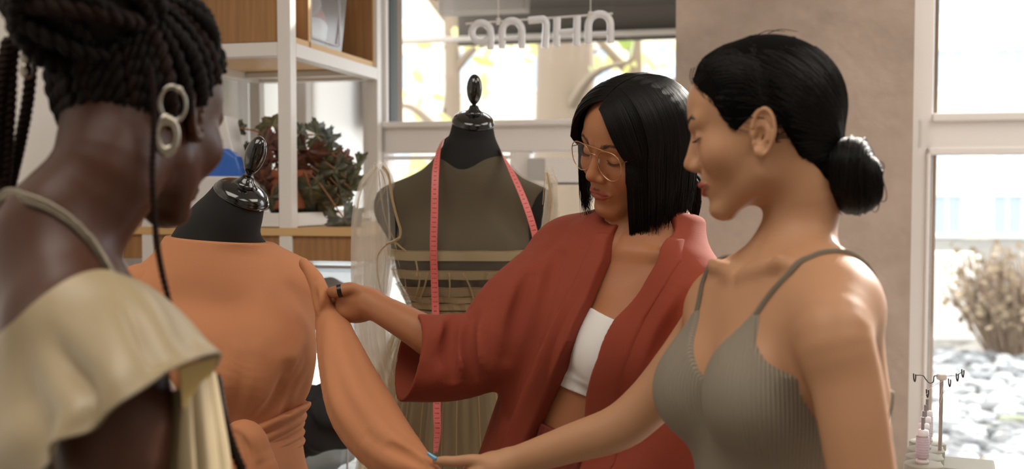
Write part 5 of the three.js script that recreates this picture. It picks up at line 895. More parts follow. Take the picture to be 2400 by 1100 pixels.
// ---- front form in the orange dress
{
  const mt = pose(P(516, 640, 2.02), 24, 0, 0, 3.5), L = localOf(mt), tf = framed(trunk(0.138, { drop: 0.018, slope: 0.013, rib: 0.139 }), mt);
  const nb = P(504, 585, 2.02), nt = P(560, 468, 1.99), nUp = nt.clone().sub(nb).normalize(), neckF = limb([[P(494, 640, 2.02), 0.078], [P(499, 585, 2.02), 0.0745], [P(515, 548, 2.015), 0.068], [P(539, 507, 2.0), 0.0575], [P(557, 470, 1.992), 0.0495]], 0.02, 3);
  const capUp = V3(Math.sin(0.44), Math.cos(0.44), 0.28).normalize(), cp = P(566, 459, 1.99);
  const formF = (x, y, z) => smax(smin(tf(x, y, z), neckF(x, y, z), 0.028), (x - cp.x) * capUp.x + (y - cp.y) * capUp.y + (z - cp.z) * capUp.z, 0.002);
  const t = thing('dress_form', 'black dress form tilted to the right inside the orange dress', 'dress form');
  mesh('torso', meshField(formF, V3(-0.85, 0.65, -2.3), V3(-0.25, 1.55, -1.75), 0.0065), formMat, t);
  neckCap(t, cp, capUp, 0.0495, V3(0.37, 1, 0.15));
  const pole = on(mt, 0, -0.6, 0); stand(t, pole.x, pole.z, pole.y);
  rebase(t, V3(pole.x, 0, pole.z));
  // the dress: bodice, sash with its knot, skirt, sleeves
  const orange = mat('#be7f57', 0.82, { sheen: 0.5, sheenRoughness: 0.5, sheenColor: new THREE.Color('#e8a87c'), bumpMap: tex(256, 256, (x, y) => [128 + 60 * (noise2(x * 128, y * 128, 128, 8) - 0.5) + 40 * (hash2(x * 256 | 0, y * 256 | 0, 2) - 0.5)], 12, false), bumpScale: 0.0003 });
  const d = thing('dress', 'orange long-sleeved dress with a tied waist on the tilted front form', 'dress');
  let bod = (x, y, z) => smin(tf(x, y, z), neckF(x, y, z), 0.034) - 0.0075;
  bod = folds(bod, [[[[585, 985], [625, 930], [655, 850]], 0.02, -0.42], [[[640, 985], [668, 925], [690, 840]], 0.018, -0.42], [[[680, 980], [708, 915], [735, 850]], 0.018, -0.4], [[[560, 980], [586, 900], [600, 830]], 0.02, -0.46], [[[660, 970], [690, 890], [716, 830]], 0.012, 0.8], [[[604, 985], [646, 925], [672, 860]], 0.012, 0.8], [[[510, 990], [524, 900], [556, 830]], 0.02, -0.46]], 1.7, 2.2, 0.024);
  { const b0 = bod; bod = (x, y, z) => Math.min(b0(x, y, z), smin(tf(x, y, z), neckF(x, y, z), 0.03) - 0.004); }
  const waist = P(640, 985, 1.92).y, top = (x, y, z) => (x - P(503, 568, 1.95).x) * 0.02 + y - P(503, 568, 1.95).y;
  // sleeves: pleated head, full below, gathered where it is held
  let slv = limb([[P(765, 690, 1.99), 0.01], [P(771, 722, 1.98), 0.021], [P(781, 768, 1.953), 0.0305], [P(804, 850, 1.88), 0.042], [P(850, 965, 1.79), 0.053], [P(928, 1066, 1.71), 0.043], [P(985, 1102, 1.665), 0.026], [P(1012, 1118, 1.65), 0.018]], 0.02, 3);
  slv = folds(slv, [[[[776, 740], [795, 830], [840, 930], [900, 1010]], 0.012, -0.5], [[[768, 760], [772, 850], [792, 950], [850, 1040]], 0.01, -0.5], [[[985, 1085], [930, 1040], [880, 1000]], 0.008, -0.4], [[[990, 1105], [920, 1085], [860, 1050]], 0.008, -0.4], [[[1000, 1100], [955, 1068], [920, 1050]], 0.005, 0.3]], 1.5, 2.1);
  let headS = union(0.016, limb([[P(711, 614, 1.97), 0.007], [P(729, 640, 1.962), 0.0115], [P(746, 672, 1.957), 0.0152], [P(755, 706, 1.953), 0.0168], [P(759, 737, 1.955), 0.0145], [P(752, 778, 1.97), 0.008]], 0.01, 3), limb([[P(714, 622, 1.985), 0.009], [P(740, 655, 1.985), 0.014], [P(757, 705, 1.98), 0.013]], 0.01, 2));
  headS = folds(headS, [[[[742, 662], [743, 695], [748, 735]], 0.007, 0.25], [[[762, 690], [756, 720], [744, 752]], 0.005, 0.4], [[[748, 668], [756, 700], [748, 735]], 0.005, -0.1]], 1.8, 2.1, 0.01);
  mesh('bodice', meshField((x, y, z) => { let q = smin(bod(x, y, z), headS(x, y, z) + 0.0012, 0.014); q = smax(q, y - P(503, 566, 1.95).y + 0.08 * (x - P(503, 560, 1.95).x), 0.003); q = Math.max(q, -(formF(x, y, z) + 0.009)); return Math.max(q, waist - 0.03 - y); }, V3(-0.88, 0.95, -2.3), V3(-0.22, 1.5, -1.7), 0.0042), orange, d);
  const skirt = limb([[on(mt, 0, -0.36, 0), 0.105], [on(mt, 0.0, -0.55, 0), 0.14], [on(mt, 0, -0.8, 0), 0.17], [on(mt, 0, -1.08, 0), 0.2]], 0.02, 2);
  mesh('skirt', meshField((x, y, z) => { const [a, , c] = L(x, y, z), q = Math.atan2(a, c); let s = smin(bod(x, y, z) - 0.002, skirt(x, y, z), 0.05); s += 0.007 * Math.cos(q * 9) * sstep(waist, waist - 0.3, y) ; s = Math.max(s, y - waist + 0.02, 0.3 - y); return smax(s, -(s + 0.03), 0.01); }, V3(-0.9, 0.28, -2.4), V3(-0.2, 1.2, -1.6), 0.01), orange, d);
  // sash: two bands that cross, rising to the right hip, and a knot
  const sashBase = (x, y, z) => bod(x, y, z) - 0.002, bandY = (x0, y0, x1, y1, dd) => { const a = P(x0, y0, dd), b = P(x1, y1, dd); return (x) => lerp(a.y, b.y, clamp((x - a.x) / (b.x - a.x), -0.4, 1.3)); };
  const s1t = bandY(570, 1010, 712, 962, 1.94), s1b = bandY(585, 1062, 705, 1015, 1.94), s2t = bandY(560, 1058, 705, 1008, 1.94), s2b = bandY(560, 1120, 705, 1075, 1.94);
  for (const [tt, bb, k, off] of [[s2t, s2b, 3, 0.003], [s1t, s1b, 2, 0.006]]) mesh('sash', meshField((x, y, z) => { let q = sashBase(x, y, z); if (q > 0.06) return q; const v = clamp((y - bb(x)) / (tt(x) - bb(x)), -0.5, 1.5); q -= off + 0.0045 * Math.abs(Math.sin(v * Math.PI * k)) ; return smax(smax(q, y - tt(x), 0.004), bb(x) - y, 0.004); }, V3(-0.75, 0.82, -2.2), V3(-0.22, 1.15, -1.7), 0.0042), orange, d);
  let knotF = union(0.018, limb([[P(536, 1020, 1.87), 0.012], [P(572, 1018, 1.865), 0.024], [P(598, 1035, 1.86), 0.02], [P(612, 1062, 1.865), 0.014]], 0.01, 2), blob(P(566, 1036, 1.868), 0.034, 0.026, 0.022), limb([[P(572, 1042, 1.86), 0.02], [P(568, 1090, 1.85), 0.03], [P(562, 1180, 1.85), 0.036], [P(556, 1290, 1.86), 0.03]], 0.01, 2), limb([[P(590, 1040, 1.865), 0.014], [P(618, 1100, 1.86), 0.024], [P(630, 1220, 1.86), 0.028]], 0.01, 2));
  knotF = folds(knotF, [[[[540, 1012], [570, 1024], [585, 1060], [580, 1100]], 0.005, 0.3], [[[556, 1004], [590, 1030], [604, 1070]], 0.005, -0.2], [[[548, 1040], [556, 1080], [548, 1140]], 0.005, 0.3]], 1.7, 2);
  mesh('knot', meshField(knotF, P(500, 1330, 1.9).add(V3(-0.06, 0, -0.08)), P(660, 980, 1.75).add(V3(0.05, 0.02, 0.1)), 0.004), orange, d);
  const sleeve = mesh('sleeve', meshField((x, y, z) => smin(slv(x, y, z), headS(x, y, z), 0.008), V3(-0.46, 0.98, -2.1), V3(-0.05, 1.42, -1.58), 0.0042), orange, d);
  const slL = limb([[on(mt, -0.138, -0.01, -0.01), 0.038], [on(mt, -0.158, -0.06, 0.0), 0.047], [on(mt, -0.165, -0.2, 0.0), 0.052], [on(mt, -0.19, -0.4, 0.02), 0.06], [on(mt, -0.19, -0.5, 0.03), 0.03]], 0.02, 3);
  const slL2 = folds(slL, [[[[335, 640], [350, 680], [352, 740]], 0.009, -0.3], [[[362, 640], [376, 690], [380, 760]], 0.008, -0.3], [[[350, 645], [364, 700], [366, 760]], 0.005, 0.3]], 1.7, 2.2);
  mesh('sleeve', meshField(slL2, on(mt, -0.19, -0.55, 0).addScalar(-0.12), on(mt, -0.14, 0.05, 0).addScalar(0.14), 0.006), orange, d);
  rebase(d, V3(pole.x, 0.3, pole.z));
}
// ---- rear form in the sheer dress
const rearForm = (() => {
  const mt = pose(P(1090, 462, 2.46), -3, 0, 0, -1), L = localOf(mt), tf = framed(trunk(0.163), mt), neckF = limb([[P(1104, 410, 2.46), 0.075], [P(1104, 370, 2.46), 0.066], [P(1106, 335, 2.455), 0.053], [P(1108, 290, 2.44), 0.0445]], 0.02, 3);
  const cp = P(1109, 287, 2.44), capUp = V3(0.09, 0.9, 0.4).normalize();
  const formF = (x, y, z) => smax(smin(tf(x, y, z), neckF(x, y, z), 0.05), (x - cp.x) * capUp.x + (y - cp.y) * capUp.y + (z - cp.z) * capUp.z, 0.002);
  const t = thing('dress_form', 'black upright dress form wearing the sheer dress before the window', 'dress form');
  mesh('torso', meshField(formF, V3(-0.45, 0.6, -2.75), V3(0.25, 1.7, -2.2), 0.0065), formMat, t);
  neckCap(t, cp, capUp, 0.0455, V3(0.03, 1, 0.12));
  const pole = on(mt, 0, -0.6, 0); stand(t, pole.x, pole.z, pole.y); rebase(t, V3(pole.x, 0, pole.z));
  return { mt, L, tf, formF, pole, neckF };
})();
{
  const { mt, L, tf, formF, pole, neckF } = rearForm;
  const organza = (op, c = '#d9c6a4') => new THREE.MeshPhysicalMaterial({ color: new THREE.Color(c), roughness: 0.95, transmission: 0.75, thickness: 0, transparent: true, opacity: op, side: THREE.DoubleSide, });
  const thin = organza(0.3), mid = organza(0.42), dense = organza(0.55), seam = organza(0.85, '#d8bf8e');
  const d = thing('dress', 'sheer beige organza dress with tucked bodice and pleated skirt on the upright form', 'dress');
  const off = (o) => (x, y, z) => smin(tf(x, y, z), neckF(x, y, z), 0.05) - o, y = (py) => P(1100, py, 2.36).y;
  // a ring of cloth round the form between two heights, as one thin layer
  function ring(name, rowsY, lift, m, parent, o = {}) {
    const rows = rowsY.map(([py, extra]) => { const r = [], n = 36; for (let i = 0; i < n; i++) { const a = i / n * Math.PI * 2 + Math.PI, yy = y(py) + (o.dip ? o.dip(a) : 0), c = on(mt, 0, 0, 0); const p0 = V3(c.x + Math.sin(a) * 0.45 + (L(c.x, yy, c.z)[1]) * 0.0, yy, c.z + Math.cos(a) * 0.45), dir = V3(-Math.sin(a), 0, -Math.cos(a)), f = off(lift + (extra ?? 0)); let s = 0; for (let k = 0; k < 40; k++) { const q = f(p0.x + dir.x * s, p0.y, p0.z + dir.z * s); if (q < 0.0005) break; s += q * 0.9; if (s > 0.45) { s = 0.45; break; } } r.push(p0.addScaledVector(dir, s)); } r.push(r[0].clone()); return r; });
    return mesh(name, sheet(rows, o.nu ?? 144, o.nv ?? 12, 0, { shift: o.shift }), m, parent);
  }
  // bodice: the body surface a little way out, below the neckline and within the armholes
  const bodice = meshField((x, yy, z) => { const [a, b, c] = L(x, yy, z), ax = Math.abs(a); let q = off(0.004)(x, yy, z); if (q > 0.05) return q; const neckY = (c > 0 ? 0.092 - 0.033 * Math.exp(-((a / 0.045) ** 2)) : 0.09); q = Math.max(q, b - neckY); q = Math.max(q, y(592) - yy); const arm = Math.hypot((ax - 0.205) / 0.062, (b + 0.065) / 0.098); return Math.max(q, (1 - arm) * 0.05); }, V3(-0.45, 1.1, -2.75), V3(0.25, 1.72, -2.2), 0.0045);
  const veil = (op, c) => new THREE.MeshPhysicalMaterial({ color: new THREE.Color(c), roughness: 0.95, transparent: true, opacity: op, side: THREE.DoubleSide });
  mesh('bodice', bodice, veil(0.19, '#b8a684'), d);
  ring('bodice_panel', [[590], [640], [690], [745]], 0.006, thin, d, { shift: (u, v) => 0.003 * Math.sin(u * 150 + 3 * Math.sin(v * 4)) * sstep(0.1, 0.5, v) });
  for (const [a, b] of [[588, 611], [634, 655], [674, 696], [698, 712], [714, 730], [734, 752]]) { ring('tuck', [[a], [(a + b) / 2], [b]], 0.0085, b > 700 ? veil(0.6, '#c9b48c') : veil(0.45, '#c9b48c'), d, { nv: 4, shift: (u, v) => 0.0015 * Math.sin(u * 60 + a) }); ring('tuck_edge', [[a - 0.8], [a + 0.8]], 0.0095, seam, d, { nv: 1, shift: (u) => 0.0015 * Math.sin(u * 60 + a) }); }
  const pleatU = Array.from({ length: 26 }, (_, i) => i / 26 + 0.009 * Math.sin(i * 7));
  const fold = (u, v) => { let s = 0; for (const c of pleatU) { const q = Math.abs(((u - c - 0.012 * v * Math.sin(c * 40) + 1.5) % 1) - 0.5); s += Math.exp(-((q / 0.008) ** 2)); } return s; };
  const sk = (lift, grow) => [[745, 0], [830, grow * 0.35], [960, grow * 0.75], [1120, grow], [1500, grow * 1.6], [1880, grow * 2.2]].map(([p, e]) => { const r = [], n = 36, yy = y(p), c = on(mt, 0, -0.36, 0); for (let i = 0; i <= n; i++) { const a = i / n * Math.PI * 2 + Math.PI, rx = 0.122 + e + lift, rz = 0.1 + e + lift; r.push(V3(c.x + Math.sin(a) * rx, yy, c.z + Math.cos(a) * rz)); } return r; });
  mesh('skirt', sheet(sk(0.0, 0.07), 300, 30, 0, { shift: (u, v) => (fold(u, v) * 0.012 + 0.006 * Math.sin(u * 90 + v * 3)) * sstep(0, 0.15, v) }), mid, d);
  mesh('skirt', sheet(sk(0.015, 0.1), 300, 30, 0, { shift: (u, v) => (fold((u * 1.0 + 0.017) % 1, v) * 0.016 + 0.007 * Math.sin(u * 70 + 1 + v * 3)) * sstep(0, 0.15, v) }), organza(0.34, '#cdb98f'), d);
  for (let i = 0; i < 12; i++) { const u = 0.5 + (i - 6) * 0.034 + rnd(-0.006, 0.006), a = u * Math.PI * 2 + Math.PI, c = on(mt, 0, -0.36, 0), p = [[745, 0.012], [830, 0.036], [960, 0.066], [1150, 0.092]].map(([q, e]) => V3(c.x + Math.sin(a) * (0.126 + e), y(q), c.z + Math.cos(a) * (0.104 + e))); mesh('pleat_edge', tubes([spline(p, 20)], () => 0.0022, 5, 0.3), seam, d); }
  // front darts of the tucked part
  for (const [p, q] of [[[985, 640], [974, 700]], [[1002, 640], [985, 700]], [[1052, 640], [1052, 700]], [[1086, 640], [1110, 700]], [[975, 612], [978, 648]]]) mesh('dart', tubes([spline([p, [(p[0] + q[0]) / 2 + 2, (p[1] + q[1]) / 2], q].map(([x, yy]) => { const h0 = hit(off(0.0095), x, yy, 2.1, 2.6); return h0; }), 10)], () => 0.0018, 5), seam, d);
  // sleeves: empty tubes of organza hanging from the armholes, with their folded seam
  function sheerSleeve(top, pts, ms) {
    const rows = pts.map(([xl, xr, py, dd, dep], k) => { const r = [], n = 20, c = P((xl + xr) / 2, py, dd), w = W((xr - xl) / 2, dd); for (let i = 0; i <= n; i++) { const a = i / n * Math.PI * 2; r.push(V3(c.x + Math.cos(a) * w, c.y + 0.012 * Math.sin(a * 2 + k), c.z + Math.sin(a) * dep)); } return r; });
    return mesh('sleeve', sheet(rows, 90, 46, 0, { shift: (u, v) => 0.006 * Math.sin(u * 44 + v * 6) * sstep(0, 0.4, v) + 0.003 * Math.sin(u * 90 + v * 14) }), ms, d);
  }
  sheerSleeve(0, [[878, 905, 392, 2.46, 0.03], [850, 918, 430, 2.46, 0.05], [832, 925, 500, 2.45, 0.06], [826, 922, 600, 2.44, 0.05], [828, 905, 700, 2.43, 0.045], [845, 905, 800, 2.42, 0.04], [870, 925, 900, 2.42, 0.04], [890, 935, 1000, 2.42, 0.03]], organza(0.34, '#f4ebde'));
  sheerSleeve(0, [[862, 900, 470, 2.5, 0.02], [845, 905, 560, 2.49, 0.035], [838, 890, 680, 2.48, 0.03], [850, 885, 800, 2.47, 0.03], [860, 900, 930, 2.46, 0.03]], organza(0.34, '#f4ebde'));
  sheerSleeve(0, [[1278, 1294, 405, 2.42, 0.02], [1282, 1304, 440, 2.41, 0.035], [1276, 1305, 520, 2.4, 0.04], [1262, 1300, 600, 2.39, 0.04], [1250, 1290, 700, 2.38, 0.04]], organza(0.28, '#e6d8c2'));
  const rib = (pts, r, m = seam) => mesh('seam', tubes([spline(pts.map(([x, yy, dd]) => P(x, yy, dd)), 30)], () => r, 6, 0.35), m, d);
  rib([[896, 390, 2.4], [910, 410, 2.38], [918, 460, 2.375], [930, 510, 2.37], [939, 545, 2.365], [934, 560, 2.365], [905, 572, 2.37]], 0.0042);
  rib([[890, 396, 2.42], [902, 425, 2.41], [900, 450, 2.4], [888, 470, 2.4], [880, 490, 2.41]], 0.0014);
  rib([[888, 400, 2.43], [893, 460, 2.43], [905, 520, 2.42], [926, 570, 2.4], [934, 615, 2.39], [948, 650, 2.38], [952, 680, 2.38]], 0.0015);
  rib([[938, 556, 2.36], [905, 575, 2.38], [885, 600, 2.4], [886, 650, 2.41], [895, 690, 2.42]], 0.0018); rib([[922, 564, 2.37], [940, 580, 2.36], [952, 590, 2.36]], 0.002);
  rib([[1282, 405, 2.36], [1288, 440, 2.36], [1290, 500, 2.37], [1283, 545, 2.38], [1262, 562, 2.37]], 0.0026); rib([[1278, 404, 2.37], [1276, 430, 2.36], [1272, 480, 2.36]], 0.0018);
  rib([[884, 392, 2.46], [850, 440, 2.46], [834, 510, 2.45], [828, 600, 2.44]], 0.001); rib([[905, 600, 2.42], [897, 720, 2.42], [905, 840, 2.42], [900, 900, 2.42]], 0.0014); 
  rebase(d, V3(pole.x, 0.3, pole.z));
  // ---- pink measuring tape over the neck
  const tapeMap = (() => { const c = document.createElement('canvas'); c.width = 2048; c.height = 64; const g = c.getContext('2d'); g.fillStyle = '#e2716d'; g.fillRect(0, 0, 2048, 64); g.fillStyle = '#3b2220'; g.strokeStyle = '#7a3d3a'; g.lineWidth = 2; g.font = 'bold 25px sans-serif'; g.textAlign = 'center'; g.textBaseline = 'middle'; for (let i = 0; i < 40; i++) { const x = i * 51.2; g.beginPath(); g.moveTo(x, 0); g.lineTo(x, 64); g.stroke(); for (let k = 1; k < 10; k++) { const l = k === 5 ? 16 : 9; g.beginPath(); g.moveTo(x + k * 5.12, 0); g.lineTo(x + k * 5.12, l); g.moveTo(x + k * 5.12, 64); g.lineTo(x + k * 5.12, 64 - l); g.lineWidth = 1; g.stroke(); g.lineWidth = 2; } g.save(); g.translate(x + 25.6, 33); g.rotate(-Math.PI / 2); g.fillText(String(83 + i), 0, 0); g.restore(); } const t = new THREE.CanvasTexture(c); t.colorSpace = THREE.SRGBColorSpace; t.wrapS = t.wrapT = THREE.RepeatWrapping; return t; })();
  const tm = mat('#ffffff', 0.45, { map: tapeMap, side: THREE.DoubleSide }), tape = thing('measuring_tape', 'pink measuring tape hanging round the neck of the upright dress form', 'measuring tape');
  function ribbon(name, pts, w) {                             // [px, py, depth, half width in metres, turn]
    const c = spline(pts.map((p) => P(p[0], p[1], p[2])), 90), pos = [], uv = [], idx = []; let s = 0;
    c.forEach((p, i) => { if (i) s += p.distanceTo(c[i - 1]); const T = c[Math.min(90, i + 1)].clone().sub(c[Math.max(0, i - 1)]).normalize(), q = i / 90 * (pts.length - 1), j = Math.min(pts.length - 2, Math.floor(q)), tw = lerp(pts[j][3], pts[j + 1][3], q - j), out = V3(Math.sin(tw), 0, Math.cos(tw)), side = V3().crossVectors(out, T).normalize(); for (const k of [-1, 1]) { const v = p.clone().addScaledVector(side, k * w); pos.push(v.x, v.y, v.z); uv.push(s / 0.4, k < 0 ? 0 : 1); } if (i) { const b = i * 2; idx.push(b - 2, b - 1, b + 1, b - 2, b + 1, b); } });
    const g = new THREE.BufferGeometry(); g.setAttribute('position', new THREE.Float32BufferAttribute(pos, 3)); g.setAttribute('uv', new THREE.Float32BufferAttribute(uv, 2)); g.setIndex(idx); g.computeVertexNormals(); return mesh(name, g, tm, tape);
  }
  ribbon('tape_end', [[1036, 330, 2.43, -0.7], [1028, 352, 2.395, -0.55], [1021, 400, 2.345, -0.2], [1018, 500, 2.325, -0.05], [1016, 580, 2.325, 0], [1018, 650, 2.34, 0], [1021, 740, 2.345, 0], [1024, 860, 2.3, 0], [1024, 960, 2.27, 0.1], [1025, 1010, 2.26, 0.3], [1021, 1062, 2.265, 1.0]], 0.0078);
  ribbon('tape_end', [[1172, 352, 2.44, 0.9], [1185, 375, 2.4, 0.75], [1205, 415, 2.36, 0.55], [1225, 460, 2.34, 0.5], [1243, 510, 2.33, 0.45], [1256, 560, 2.33, 0.4], [1262, 620, 2.34, 0.35], [1264, 760, 2.35, 0.3]], 0.0078);
  ribbon('tape_neck', [[1040, 334, 2.45, -0.8], [1058, 326, 2.5, -2.2], [1104, 322, 2.525, 3.14 - 6.283], [1150, 332, 2.5, -4.0], [1168, 352, 2.45, -5.4]], 0.0078);
  rebase(tape, V3(pole.x, 1.3, pole.z + 0.1));
}

// ---------- the shelf along the left wall ----------
const oakMap = tex(256, 512, (x, y) => { const w = x + 0.04 * fbm(x, y * 0.5, 4, 61), g = fbm(w * 1, y * 0.12, 8, 63), l = 0.5 + 0.5 * Math.sin((w * 26 + 3 * g) * 6.283), p = noise2(x * 120, y * 6, 120, 65); const t = 0.86 + 0.12 * (g - 0.5) + 0.07 * (l - 0.5) + 0.1 * (p - 0.5); return [186 * t, 136 * t, 86 * t]; }, 1.6);
const oak = mat('#ffffff', 0.55, { map: oakMap }), oakEdge = mat('#d8b07a', 0.5), steelW = mat('#e9e5e1', 0.4);
{
  const v1 = 2.655, v2 = 3.275, T = 0.036, u1 = uAt(676, v1), u0 = u1 - 0.4, yA = 1.825, yB = 1.385, ua = u0 + T, ub = u1;
  const t = thing('shelving_unit', 'white metal shelving with oak boxes by the left wall', 'shelf');
  const bar = (name, ...b) => mesh(name, rbox(...b, 0.002), steelW, t);
  for (const v of [v1, v2]) for (const u of [u0, u1]) bar('post', u - T / 2, u + T / 2, 0, TOP - 0.25, v - T / 2, v + T / 2);
  for (const yy of [yA, yB, 0.12]) { for (const v of [v1, v2]) bar('beam', u0 + T / 2, u1 - T / 2, yy, yy + T, v - T / 2, v + T / 2); for (const u of [u0, u1]) bar('beam', u - T / 2, u + T / 2, yy, yy + T, v1 + T / 2, v2 - T / 2); }
  // boards under the upper box, seen from below, with two white cross strips
  const i0 = u0 + T / 2 + 0.001, i1 = u1 - T / 2 - 0.001, j0 = v1 + T / 2 + 0.001, j1 = v2 - T / 2 - 0.001;
  mesh('shelf_board', rbox(i0, i1, yA + T - 0.012, yA + T - 0.001, j0, j1), oakEdge, t);
  for (const v of [v2 - 0.1]) bar('beam', i0, i1, yA + 0.004, yA + T - 0.014, v - 0.012, v + 0.012);
  // boxes: one open to the room above, and a lower row whose backs show
  function crate(name, y0, y1, lab) { const th = 0.016, o0 = u0 - 0.01, o1 = u1 + 0.004, a = v1 + 0.03, b = v2 - 0.024, parts = [['side_panel', [o0, o1, y0, y1, v1 - 0.012, v1 - 0.012 + th], oak], ['side_panel', [o0, o1, y0, y1, b, b + th], oak], ['bottom_panel', [o0, o1, y0, y0 + th, v1 + 0.004, b], oak], ['top_panel', [o0, o1, y1 - th, y1, v1 + 0.004, b], oak], ['back_panel', [o0, o0 + th, y0 + th, y1 - th, v1 + 0.004, b], oak], ['partition', [o0 + th, o1 - 0.002, y0 + th, y1 - th, a + 0.09, a + 0.09 + th], oak]]; for (const [n, bb, m] of parts) mesh(n, rbox(...bb, 0.001), m, t); for (const [c, d] of [[v1 + 0.004, v1 + 0.02], [a + 0.09, a + 0.09 + th], [b, b + th]]) mesh('edge_strip', rbox(o1, o1 + 0.003, y0, y1, c, d), oakEdge, t); mesh('edge_strip', rbox(o1, o1 + 0.003, y0, y0 + th, v1 + 0.02, b), oakEdge, t); }
  crate('box', yA + T + 0.002, yA + T + 0.42);
  // lower: a board and an oak box hanging below it
  const yC = yB - 0.002;
  mesh('shelf_board', rbox(u0 - 0.26, u1 + 0.2, yC - 0.02, yC, v1 - 0.02, v2 + 0.02), oakEdge, t);
  mesh('shelf_box', merge(rbox(u0 - 0.25, u1 + 0.19, yC - 0.085, yC - 0.021, v1 - 0.01, v1 + 0.006), rbox(u1 + 0.175, u1 + 0.19, yC - 0.085, yC - 0.021, v1 + 0.006, v2), rbox(u0 - 0.25, u1 + 0.175, yC - 0.085, yC - 0.068, v1 + 0.006, v2)), oak, t);
  mesh('partition', rbox(uAt(357, v1) - 0.008, uAt(357, v1) + 0.008, yC - 0.1, yC - 0.021, v1 - 0.016, v1 - 0.01), steelW, t);
  mesh('shelf_board', rbox(i0, i1, yB + T - 0.01, yB + T - 0.002, j0, j1), steelW, t);
  rebase(t, R((u0 + u1) / 2, 0, (v1 + v2) / 2));
  // clear bins
  const clear = new THREE.MeshPhysicalMaterial({ color: new THREE.Color('#e9edf0'), roughness: 0.16, transmission: 0.85, thickness: 0, ior: 1.35 });
  function bin(label, u, y, v, w, h, dd, cloths, lid = true) {
    const b = thing('storage_bin', label, 'box', 'clear plastic bins'), sh = (k, a) => [[-w / 2 * k, 0, -dd / 2 * k], [w / 2 * k, 0, -dd / 2 * k], [w / 2 * k, 0, dd / 2 * k], [-w / 2 * k, 0, dd / 2 * k]].map(([x, , z]) => V3(x, a, z));
    const wall = (k0, y0, k1, y1) => { const a = sh(k0, y0), c = sh(k1, y1), pos = [], idx = []; for (let i = 0; i < 4; i++) { const n = (i + 1) % 4, o = pos.length / 3; for (const p of [a[i], a[n], c[n], c[i]]) pos.push(p.x, p.y, p.z); idx.push(o, o + 2, o + 1, o, o + 3, o + 2); } const g = new THREE.BufferGeometry(); g.setAttribute('position', new THREE.Float32BufferAttribute(pos, 3)); g.setAttribute('uv', new THREE.Float32BufferAttribute(new Float32Array(pos.length / 3 * 2), 2)); g.setIndex(idx); g.computeVertexNormals(); return g.toNonIndexed(); };
    const place = (g) => { g.rotateY(-YAW); const c = R(u, y, v); g.translate(c.x, c.y, c.z); return g; };
    mesh('wall', place(merge(wall(0.86, 0.004, 1, h), wall(1, h, 1.06, h), wall(1.06, h, 1.06, h - 0.014))), clear, b);
    mesh('floor_panel', place(box(w * 0.86, 0.004, dd * 0.86, 0).translate(0, 0.004, 0)), clear, b);
    const rimm = place(merge(box(w * 1.08, 0.008, 0.012, 0.003).translate(0, h, dd * 0.53), box(w * 1.08, 0.008, 0.012, 0.003).translate(0, h, -dd * 0.53), box(0.012, 0.008, dd * 1.06, 0.003).translate(w * 0.53, h, 0), box(0.012, 0.008, dd * 1.06, 0.003).translate(-w * 0.53, h, 0)));
    mesh('rim', rimm, mat('#e4e2e4', 0.3, { transmission: 0.4, thickness: 0 }), b);
    mesh('panel_frame', place(merge(...[[0, h * 0.86, dd * 0.68, 0.006], [0, h * 0.1, dd * 0.62, 0.006]].map(([x, yy, l, th]) => box(0.004, th, l, 0.001).translate(w * (0.43 + 0.07 * yy / h) + 0.003, yy, 0)), ...[-1, 1].map((s) => box(0.004, h * 0.76, 0.006, 0.001).translate(w * 0.468, h * 0.48, s * dd * 0.33)))), mat('#dcd9dc', 0.3, { transmission: 0.3, thickness: 0 }), b);
    rebase(b, R(u, y, v));
    cloths.forEach(([c, x, yy, z, a, bb, cc], i) => { const f = (px, py, pz) => ell(px, py, pz, 0, 0, 0, a, bb, cc) + 0.006 * Math.sin(px * 70 + i) * Math.sin(pz * 60 + i * 2) + 0.004 * Math.sin(py * 110 + px * 30); const g = meshField(f, V3(-a - 0.02, -bb - 0.02, -cc - 0.02), V3(a + 0.02, bb + 0.02, cc + 0.02), 0.008); const m = mesh('folded_cloth', g, mat(c, 0.9), scene); m.position.copy(R(u + x, y + yy, v + z)); m.rotation.y = -YAW; tag(m, cloths[i][7], 'fabric'); });
    return b;
  }
  bin('clear plastic bin of fabric in the open oak box on top of the shelf', u1 - 0.115, yA + T + 0.022, v1 + 0.3, 0.2, 0.2, 0.3, [['#b9a6a0', 0, 0.13, 0, 0.08, 0.04, 0.085, 'mauve cloth folded in the upper clear bin'], ['#d9d6d4', 0.0, 0.055, 0.03, 0.082, 0.045, 0.07, 'white cloth at the bottom of the upper clear bin'], ['#b5654a', 0.04, 0.1, 0.05, 0.03, 0.03, 0.03, 'small rust cloth in the upper clear bin']]);
  const low = R(0, 0, 0), ud = uAt(768, 2.9);
  bin('clear plastic bin under the oak shelf box beside the sheer sleeve', ud, 1.08, 2.85, 0.3, 0.2, 0.3, [['#d6dbe2', 0, 0.09, 0, 0.11, 0.07, 0.11, 'pale blue cloth in the clear bin under the oak box']]);
  bin('clear plastic bin standing low behind the orange dress', uAt(738, 2.75), 0.725, 2.7, 0.32, 0.16, 0.3, [['#cfd6dc', 0, 0.05, 0, 0.12, 0.035, 0.11, 'white cloth in the low clear bin']]);
  const tb = thing('low_cabinet', 'white low cabinet under the shelf holding the clear bins', 'cabinet');
  mesh('top_panel', rbox(u0 - 0.02, ud + 0.26, 1.055, 1.077, 2.66, 3.2, 0.003), steelW, tb); mesh('side_panel', rbox(ud + 0.24, ud + 0.26, 0.72, 1.055, 2.66, 3.2, 0.002), steelW, tb); mesh('shelf_board', rbox(u0 - 0.02, ud + 0.26, 0.7, 0.722, 2.5, 3.2, 0.003), steelW, tb); mesh('base_panel', rbox(u0 - 0.02, ud + 0.24, 0, 0.699, 2.55, 2.57, 0.002), steelW, tb);
